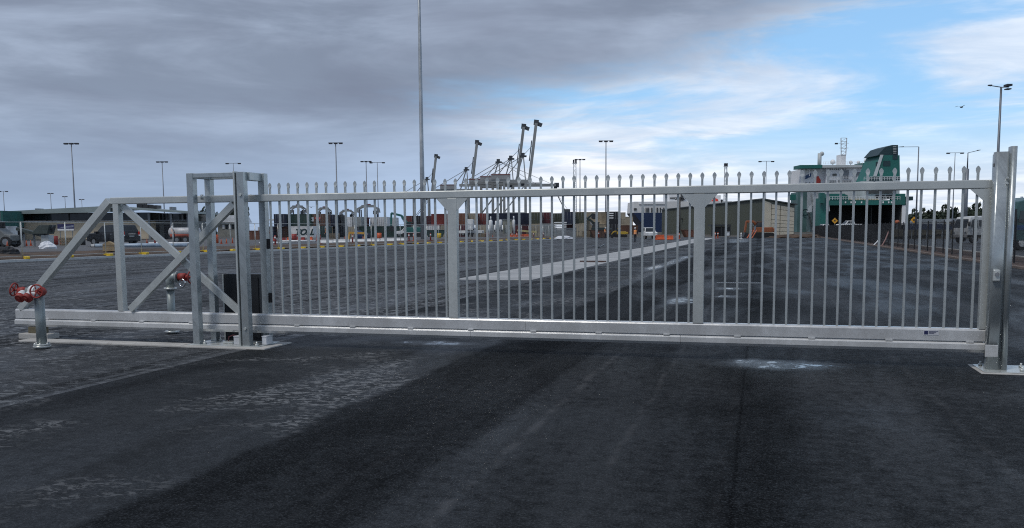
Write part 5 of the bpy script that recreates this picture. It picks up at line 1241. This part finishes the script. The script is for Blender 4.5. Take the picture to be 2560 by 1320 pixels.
# drums, pallets, skips and light towers scattered over the site
DRUM = MB().tube([(0,0,0), (0,0,.88)], .29, 14).torus((0,0,.3), (0,0,1), .29, .015, 14, 5).torus((0,0,.6), (0,0,1), .29, .015, 14, 5).mesh('drum')
for px, dist, m, lb_ in ((28, 84, DARK, 'dark drum beside the white container at the left edge'), (136, 88, RED, 'red drum right of the conveyor'), (204, 86, DARK, 'dark drum at the nose of the four wheel drive'), (538, 92, ORNG, 'orange drum seen through the left half of the portal'), (610, 90, RED, 'red drum seen beside the front right portal post'),
        (672, 96, DARK, 'dark drum just right of the portal'), (735, 100, RED, 'red drum below the lettered container'), (842, 110, CC['navy'], 'navy drum below the black upper container'), (920, 112, CC['navy'], 'navy drum right of the yellow lifting beam'), (948, 115, ORNG, 'orange drum among the white barriers'), (1098, 130, YEL, 'yellow drum left of the first gate post'), (1142, 132, RED, 'red drum right behind the first gate post'), (1219, 140, RED, 'red drum left of the tall white tank')):
    P = PX(px, dist, .45 if px < 1000 else .3); o = obj('drum', DRUM, m, None, P.loc, px); tag(o, lb_, 'drum', 'drums on the site')
def pallet_stack(px, dist, n, label):
    P = PX(px, dist, .45 if px < 1000 else .25); o = thing('pallet_stack', label, 'pallets', P.loc, TH+R(px % 40-20)); TB = mat('grey_timber', (.20, .16, .11), .85)
    for k in range(n):
        z = k*.15
        for y in (-.5, 0, .5): MB().box(-.58, .58, y-.05, y+.05, z, z+.10).build('bearer', TB, o)
        for x in (-.5, -.25, 0, .25, .5): MB().box(x-.06, x+.06, -.58, .58, z+.102, z+.128).build('deck_board', TB, o)
pallet_stack(170, 84, 5, 'stack of timber pallets below the navy site sign'); pallet_stack(836, 104, 6, 'stack of timber pallets below the navy upper container'); pallet_stack(1128, 128, 6, 'stack of timber pallets behind the first gate post'); pallet_stack(1206, 142, 5, 'stack of timber pallets left of the white tanks'); pallet_stack(1466, 150, 7, 'stack of timber pallets right of the mesh cage')
def skip(px, dist, m, label, z0):
    P = PX(px, dist, z0); o = thing('skip_bin', label, 'skip', P.loc, TH+R(8)); MB().prism([(-1.3, 0), (1.3, 0), (1.9, 1.3), (-1.9, 1.3)], -.85, .85, 'y').build('body', m, o, bevel=.03); MB().box(-1.95, 1.95, -.9, .9, 1.3, 1.38).build('rim', m, o)
    for x in (-.9, 0, .9): MB().box(x-.05, x+.05, -.90, -.86, .1, 1.3).build('rib', m, o)
skip(648, 130, CC['rust'], 'rusty skip bin half hidden by the right portal posts', .4); skip(1088, 165, CC['green'], 'dark green skip bin left of the first gate post', .3); skip(1730, 165, CC['rust'], 'rusty skip bin before the second gate post', 0); skip(1500, 158, CC['brown'], 'brown skip bin at the foot of the dark excavator', .1)
# tank trailer beside the worker
P = PX(460, 95, .45); o = thing('tank_trailer', 'pale tank trailer with an orange band left of the portal', 'trailer', P.loc, TH)
a, b_ = P.p(424, 585).x, P.p(500, 585).x; MB().tube([(a, 0, 1.15), (a+.1, 0, 1.15), (b_-.1, 0, 1.15), (b_, 0, 1.15)], [.35, .5, .5, .35], 16).build('tank', mat('tank_grey', (.45, .45, .46), .4), o)
MB().tube([(a+.2, 0, .95), (b_-.2, 0, .95)], .47, 16).build('tank_band', mat('tank_orange', (.5, .13, .09), .5), o); MB().box(a, b_, -.4, .4, .45, .6).build('chassis', DARK, o)
for x in (.3, -.6):
    for y in (-.5, .5): wheel(o, x, y, .36, .36, .22)
# yellow trestle and blue tank
P = PX(892, 120, .4); o = thing('lifting_frame', 'orange yellow steel lifting beam on trestle legs', 'frame', P.loc, TH); YB = mat('frame_yellow', (.55, .30, .05), .5)
a, b_ = P.p(873, 582), P.p(912, 583); MB().bar((a.x, 0, a.z), (b_.x, 0, b_.z), .3, .28).build('beam', YB, o)
for q in (a, b_):
    for y in (-.5, .5): MB().bar((q.x, 0, q.z), (q.x, y, 0), .12, .12).build('leg', YB, o)
P = PX(896, 124, .4); mb = MB(); mb.tube([(-.5,0,0), (-.5,0,.02)], .01, 4); o = thing('blue_tank', 'dark blue tank under the orange yellow beam', 'tank', P.loc, TH)
MB().tube([(0,0,0), (0,0,1.1), (0,0,1.25)], [.55, .55, .3], 16).build('shell', mat('tank_blue', (.02, .05, .14), .5), o); MB().tube([(0,0,1.25), (0,0,1.33)], .14, 10).build('lid', BLACK, o)
P = PX(1296, 155, .2); o = thing('lifting_frame', 'pale yellow barrier frame before the maroon container', 'frame', P.loc, TH); PY = mat('frame_pale_yellow', (.42, .36, .16), .6)
a, b_ = P.p(1293, 576), P.p(1342, 580); MB().bar((a.x, 0, a.z), (b_.x, 0, b_.z), .12, .3).build('beam', PY, o)
for x in (a.x+.2, (a.x+b_.x)/2, b_.x-.2): MB().bar((x, 0, 0), (x, 0, a.z), .1, .1).build('leg', PY, o)
# white tanks, truck body, mesh cage with sheet stack
for i, (px, x0, x1, y0, y1) in enumerate(((1227, 1222, 1231.5, 550, 584), (1240, 1237, 1242, 552, 582), (1251.5, 1247, 1256, 549, 575), (1284.5, 1281, 1288, 549, 577))):
    P = PX(px, 175, .1); o = thing('white_silo', ('tall white tank with a chimney', 'slim white tank second from the left', 'white tank third from the left', 'rightmost white tank with a chimney')[i]+' below the navy containers', 'tank', P.loc, TH)
    r_ = (x1-x0)/2*175/FPX; zt, zb = P.p(px, y0).z, P.p(px, y1).z
    MB().tube([(0,0,zb), (0,0,zt-.2), (0,0,zt)], [r_, r_, r_*.6], 14).build('shell', WHITE, o)
    if i in (0, 3): MB().tube([(0,0,zt), (0,0,zt+.7)], .13, 8).build('chimney', PW, o)
    for a in (0, 2.1, 4.2): MB().bar((r_*.7*math.cos(a), r_*.7*math.sin(a), 0), (r_*.7*math.cos(a), r_*.7*math.sin(a), zb+.1), .1, .1).build('leg', STEEL, o)
P = PX(1174, 178, .1); o = thing('box_trailer', 'white box trailer end right of the first gate post', 'trailer', P.loc, TH); mb = MB(); P.box(mb, 1166, 1182, 548, 575, 0, 8); mb.build('box', WHITE, o, bevel=.05)
for s in (-.45, .45):
    for y in (.8, 2.0): MB().tube([(s-.15, y, .45), (s+.15, y, .45)], .45, 12).build('wheel', RUBBER, o)
MB().box(-.6, .6, -.02, .02, 1.7, 2.8).build('door', PW, o); MB().box(-.6, .6, .3, 7.5, .6, 1.0).build('chassis', DARK, o)
P = PX(1268, 176, .1); o = thing('site_cabin', 'grey beige site cabin between the white tanks', 'cabin', P.loc, TH); mb = MB(); P.box(mb, 1257, 1280, 549, 584, 0, 3); mb.build('body', mat('cabin_grey', (.28, .28, .23), .6), o, bevel=.03)
mb = MB(); P.box(mb, 1261, 1266, 556, 584, -.05, .06); mb.build('door', mat('cabin_door', (.2, .21, .19), .6), o); mb = MB(); P.box(mb, 1256, 1281, 547.5, 549, -.2, 3.4); mb.build('roof', STEEL, o)
P = PX(1400, 160, .1); o = thing('sheet_stack', 'stack of white ribbed sheets above the mesh cage', 'stack', P.loc, TH)
for k in range(5):
    mb = MB(); P.box(mb, 1386+k*.3, 1417-k*.4, 555+k*4.6, 557.6+k*4.6, 0, 2); mb.build('sheet', WHITE, o, bevel=.03)
for x in (1390, 1413):
    mb = MB(); P.box(mb, x-.8, x+.8, 555, 600, .6, .3); mb.build('rack_post', STEEL, o)
P = PX(1412, 142, .1); o = thing('mesh_cage', 'grey ribbed metal cage standing at the yard edge', 'cage', P.loc, TH)
for i in range(22):
    mb = MB(); x = 1386+i*2.5; P.box(mb, x, x+1.7, 570, 597, 0, .06); mb.build('slat', mat('cage_grey', (.22, .24, .25), .5, .3), o)
for y in (571, 595): 
    mb = MB(); P.box(mb, 1385, 1441, y-.6, y+.6, -.08, .07); mb.build('rail', STEEL, o)
P = PX(685, 230, .1); o = thing('white_canopy', 'flat white shelter roof left of the navy upper container', 'shelter', P.loc, TH); mb = MB(); P.box(mb, 664, 697, 547, 551, 0, 5); mb.build('roof', WHITE, o)
for x in (667, 694):
    q = P.p(x, 551); MB().bar((q.x, .3, 0), (q.x, .3, q.z), .2, .2).build('post', STEEL, o)
# white gabled shed seen through the portal
P = PX(580, 170, .1); o = thing('site_shed', 'small white roofed shed seen through the portal frame', 'shed', P.loc, TH)
mb = MB(); P.box(mb, 545, 600, 556, 592, 0, 6); mb.build('wall', mat('shed_wall', (.22, .22, .20), .7), o)
a, b_, c_ = P.p(538, 556), P.p(578, 538), P.p(606, 556); mb = MB(); mb.prism([(a.x, a.z), (c_.x, c_.z), (b_.x+1.4, b_.z), (b_.x-1.4, b_.z)], -.5, 6.5, 'y'); mb.build('roof', PW, o)
for i in range(5):
    mb = MB(); P.box(mb, 556+i*8, 561+i*8, 562, 572, -.08, .1); mb.build('window', GLASS if i % 2 else PW, o)
# diamond road signs
def diamond(px, py, dist, s, label, z0=0):
    P = PX(px, dist, z0); c = P.p(px, py); o = thing('diamond_sign', label, 'sign', P.loc, TH); c.x
    MB().bar((c.x, .06, 0), (c.x, .06, c.z), .07, .07).build('post', STEEL, o)
    MB().prism([(c.x-s, c.z), (c.x, c.z-s), (c.x+s, c.z), (c.x, c.z+s)], -.02, .02, 'y').build('plate', mat('sign_orange', (.68, .33, .02), .5), o)
    MB().prism([(c.x-s*.3, c.z-.1), (c.x+s*.3, c.z-.1), (c.x+s*.2, c.z+.14), (c.x-s*.2, c.z+.14)], -.035, -.022, 'y').build('symbol', BLACK, o)
diamond(2087, 552, 160, .55, 'orange diamond road sign before the dark ship hold')
diamond(2285, 550, 130, .5, 'orange diamond road sign right of the ship stern')
P = PX(2237, 175); o = thing('cement_mixer', 'small rusty orange drum in front of the ship stern post', 'drum', P.loc, TH); q = P.p(2243, 555); MB().ball(q, .45, 12, 8, (1, 1, .9)).build('drum', mat('drum_rust', (.32, .09, .04), .6), o); MB().bar((q.x-.2, 0, 0), (q.x, 0, q.z), .1, .1).bar((q.x+.3, 0, 0), (q.x, 0, q.z), .1, .1).build('stand', STEEL, o)
# leaning poles by the black fence
for x0, y0, x1, y1, lb_, m in ((2184, 612, 2203, 588, 'pale bent pole leaning on the black fence', PW), (2204, 615, 2224, 573, 'longer reddish pole leaning on the black fence', mat('pole_pink', (.25, .15, .14), .6))):
    a = gnd(x0, y0+3); dd = a.dot(CF); b_ = pix(x1, y1, dd+1.0); mb = MB(); mb.tube([a+Vector((0, 0, .05)), a.lerp(b_, .5)-Vector((0, 0, .08)), b_], .05, 8); tag(mb.build('pole', m), lb_, 'pole')
# prop braces by the orange excavator
for i in range(3):
    a = pix(1868+i*6, 588, 135); b_ = pix(1880+i*6, 575, 136); mb = MB(); mb.bar((a.x, a.y, .05), b_, .16, .1); tag(mb.build('plank', mat('board_orange', (.36, .09, .04), .6)), ('left', 'middle', 'right')[i]+' of the three slanting orange boards by the excavator', 'board', 'slanting orange boards')
# drill shelter at the warehouse
P = PX(1800, 178); o = thing('lean_to', 'dark open shelter against the green warehouse wall', 'shelter', P.loc, TH); mb = MB(); P.box(mb, 1778, 1828, 561, 565, 0, 3); mb.build('roof', DARK, o)
for x in (1780, 1804, 1826):
    q = P.p(x, 565); MB().bar((q.x, .2, 0), (q.x, .2, q.z), .15, .15).build('post', DARK, o)
mb = MB(); P.box(mb, 1780, 1826, 566, 592, 2.6, .2); mb.build('back_wall', BLACK, o)
P = PX(1820, 150); o = thing('site_bin', 'pale square bin before the dark shelter', 'bin', P.loc, TH); mb = MB(); P.box(mb, 1816, 1824, 581, 589.5, 0, .6); mb.build('body', PW, o, bevel=.02); mb = MB(); P.box(mb, 1815.5, 1824.5, 579.5, 580.9, -.05, .7); mb.build('lid', WHITE, o)
P = PX(1699, 160); o = thing('power_pole', 'dark timber power pole before the warehouse wall', 'pole', P.loc, TH); H_ = P.p(1703, 492).z; MB().tube([(0,0,0), (0,0,H_)], [.16, .12], 8).build('shaft', mat('pole_timber', (.05, .045, .04), .8), o); MB().bar((-.9, 0, H_-.5), (.9, 0, H_-.5), .12, .12).build('crossarm', DARK, o)
for x in (-.8, 0, .8): MB().tube([(x, 0, H_-.44), (x, 0, H_-.25)], .05, 6).build('insulator', PW, o)

# ------------------------------------------------------------------ far trees and houses on the right, and a few elsewhere
TRUNK = mat('bark', (.05, .04, .03), .9); LEAF = [mat('leaf_%d' % i, c, .8, var=.35, sc=.6) for i, c in enumerate(((.030, .045, .028), (.045, .058, .034), (.022, .035, .026)))]
def tree_mesh(seed, n=260):
    rnd = random.Random(seed); mb = MB(); cl = [(rnd.uniform(-.6, .6), rnd.uniform(-.5, .5), rnd.uniform(.35, .85), rnd.uniform(.22, .38)) for _ in range(9)]
    for _ in range(n):
        cx, cy, cz, r_ = rnd.choice(cl); v = Vector((rnd.gauss(0, 1), rnd.gauss(0, 1), rnd.gauss(0, 1))).normalized()*r_*rnd.uniform(.5, 1.05); c = Vector((cx, cy, cz)) + Vector((v.x, v.y, v.z*.7))
        a = Vector((rnd.gauss(0, 1), rnd.gauss(0, 1), rnd.gauss(0, 1))).normalized(); b_ = a.orthogonal().normalized(); d_ = a.cross(b_); s = rnd.uniform(.05, .11)
        mb.add([c-b_*s-d_*s*.6, c+b_*s-d_*s*.6, c+b_*s*.7+d_*s, c-b_*s*.7+d_*s], [(0, 1, 2, 3)])
    return mb.mesh('crown')
def trunk_mesh(seed):
    rnd = random.Random(seed); mb = MB(); mb.tube([(0,0,0), (.02,0,.25), (0,.02,.55)], [.05, .04, .022], 7)
    for k in range(5): a = rnd.uniform(0, 6.3); mb.tube([(0, 0, .22+.06*k), (.35*math.cos(a), .35*math.sin(a), .5+.07*k)], [.022, .008], 5)
    return mb.mesh('trunk')
TM = [(tree_mesh(s), trunk_mesh(s)) for s in (1, 2, 3, 4, 5)]
def tree(px, dist, h, w, i, label, z0=0.0):
    P = PX(px, dist, z0); o = thing('tree', label, 'tree', P.loc, random.uniform(0, 6), 'far trees on the right horizon'); c, tr = TM[i % 5]
    obj('crown', c, LEAF[i % 3], o, sc=(w/1.6, w/1.6, h)); obj('trunk', tr, TRUNK, o, sc=(h, h, h)); return o
rn = random.Random(21); wood = MB()
for i in range(60):
    px = 2236+i*5.6+rn.uniform(-3, 3); q = PX(px, rn.uniform(520, 780), 2.0).loc; h = rn.choice((5.5, 7, 8.5, 10, 12))*rn.uniform(.9, 1.1); w = rn.uniform(8, 16)/1.6; c, tr = TM[i % 5]
    for me, sx in ((c, w), (tr, h)):
        wood.add([(q.x+v.co.x*sx, q.y+v.co.y*sx, 2+v.co.z*h) for v in me.vertices], [tuple(p_.vertices) for p_ in me.polygons])
tag(wood.build('tree_line', LEAF[0]), 'distant dark green tree line along the right horizon', 'trees', kind='stuff')
for i, (px, h) in enumerate(((588, 12), (540, 9), (508, 10), (574, 8))): tree(px, 330, h, h*.8, i, ('tallest', 'low', 'leftmost', 'smallest')[i]+' dark tree behind the shed seen through the portal', 0)
HILL = mat('far_hill', (.05, .055, .05), .95, var=.3, sc=.01)
mb = MB(); rn = random.Random(9); N_ = 60
for i in range(N_+1):
    x = -1400+3600*i/N_; h = 5+5*rn.random() if x > 200 else 1.5+rn.random()
    mb.v += [tuple(wp(Vector((x, 1500, -1)))), tuple(wp(Vector((x, 1650, h)))), tuple(wp(Vector((x, 2300, h*1.2))))]
for i in range(N_):
    for j in range(2): a = 3*i+j; mb.f.append((a, a+3, a+4, a+1)); mb.sm.append(True)
tag(mb.build('hills', HILL), kind='structure')
for i, (px, d_, w, c) in enumerate(((2310, 480, 9, WHITE), (2352, 500, 12, PW), (2395, 470, 8, CC['beige']), (2462, 420, 11, CC['rust']), (2490, 430, 9, CC['red']), (2436, 500, 10, WHITE))):
    P = PX(px, d_, 1); o = thing('far_house', ('small white house at the left of the far tree line', 'long pale house among the far trees', 'small beige house among the far trees', 'rust red roofed shed behind the white truck', 'red shed behind the latch post', 'white house behind the single arm lamp')[i], 'house', P.loc, TH)
    MB().box(-w/2, w/2, 0, 7, 0, 3).build('wall', c, o); MB().prism([(-w/2-.4, 3), (w/2+.4, 3), (w/2-1, 4.8), (-w/2+1, 4.8)], -.4, 7.4, 'y').build('roof', CC['rust'] if i in (3, 4) else STEEL, o)
    for x in (-w*.3, 0, w*.3): MB().box(x-.5, x+.5, -.05, .05, 1, 2.1).build('window', GLASS, o)
# blue hoarding across the road
P = PX(2330, 112, 0); o = thing('hoarding', 'low dark blue hoarding on the far side of the road', 'fence', P.loc, TH)
for i in range(9):
    mb = MB(); P.box(mb, 2262+i*19, 2280.3+i*19, 560, 574, 0, .1); mb.build('panel', mat('hoarding_blue', (.02, .035, .075), .6), o)
    q = P.p(2262+i*19, 575); MB().bar((q.x, .15, 0), (q.x, .15, 1.7), .1, .1).build('post', STEEL, o)
P = PX(2345, 116); heap(2345, 120, 0, 26, 1.35, 5, mat('scrub', (.04, .036, .022), .95, var=.4), 'scrub_bank', 'brown scrubby bank along the far side of the road', 'bank', 8)
# gulls
def gull(px, py, dist, label, rz):
    p_ = pix(px, py, dist); o = thing('gull', label, 'bird', p_, rz); G = mat('gull_grey', (.12, .13, .15), .7)
    MB().ball((0, 0, 0), .1, 10, 6, (2.0, .8, .8)).ball((.22, 0, .03), .06, 8, 5).build('body', G, o)
    for s in (-1, 1): MB().add([(.06, s*.05, .03), (-.08, s*.05, .03), (-.06, s*.35, .16), (.08, s*.35, .16), (-.10, s*.62, .10), (-.02, s*.66, .09)], [(0, 1, 2, 3), (3, 2, 4, 5)]).build('wing', G, o)
gull(778, 518, 150, 'gull in flight above the left container stacks', 2.6); gull(2403, 268, 90, 'gull in flight in the blue sky at the right', .8)
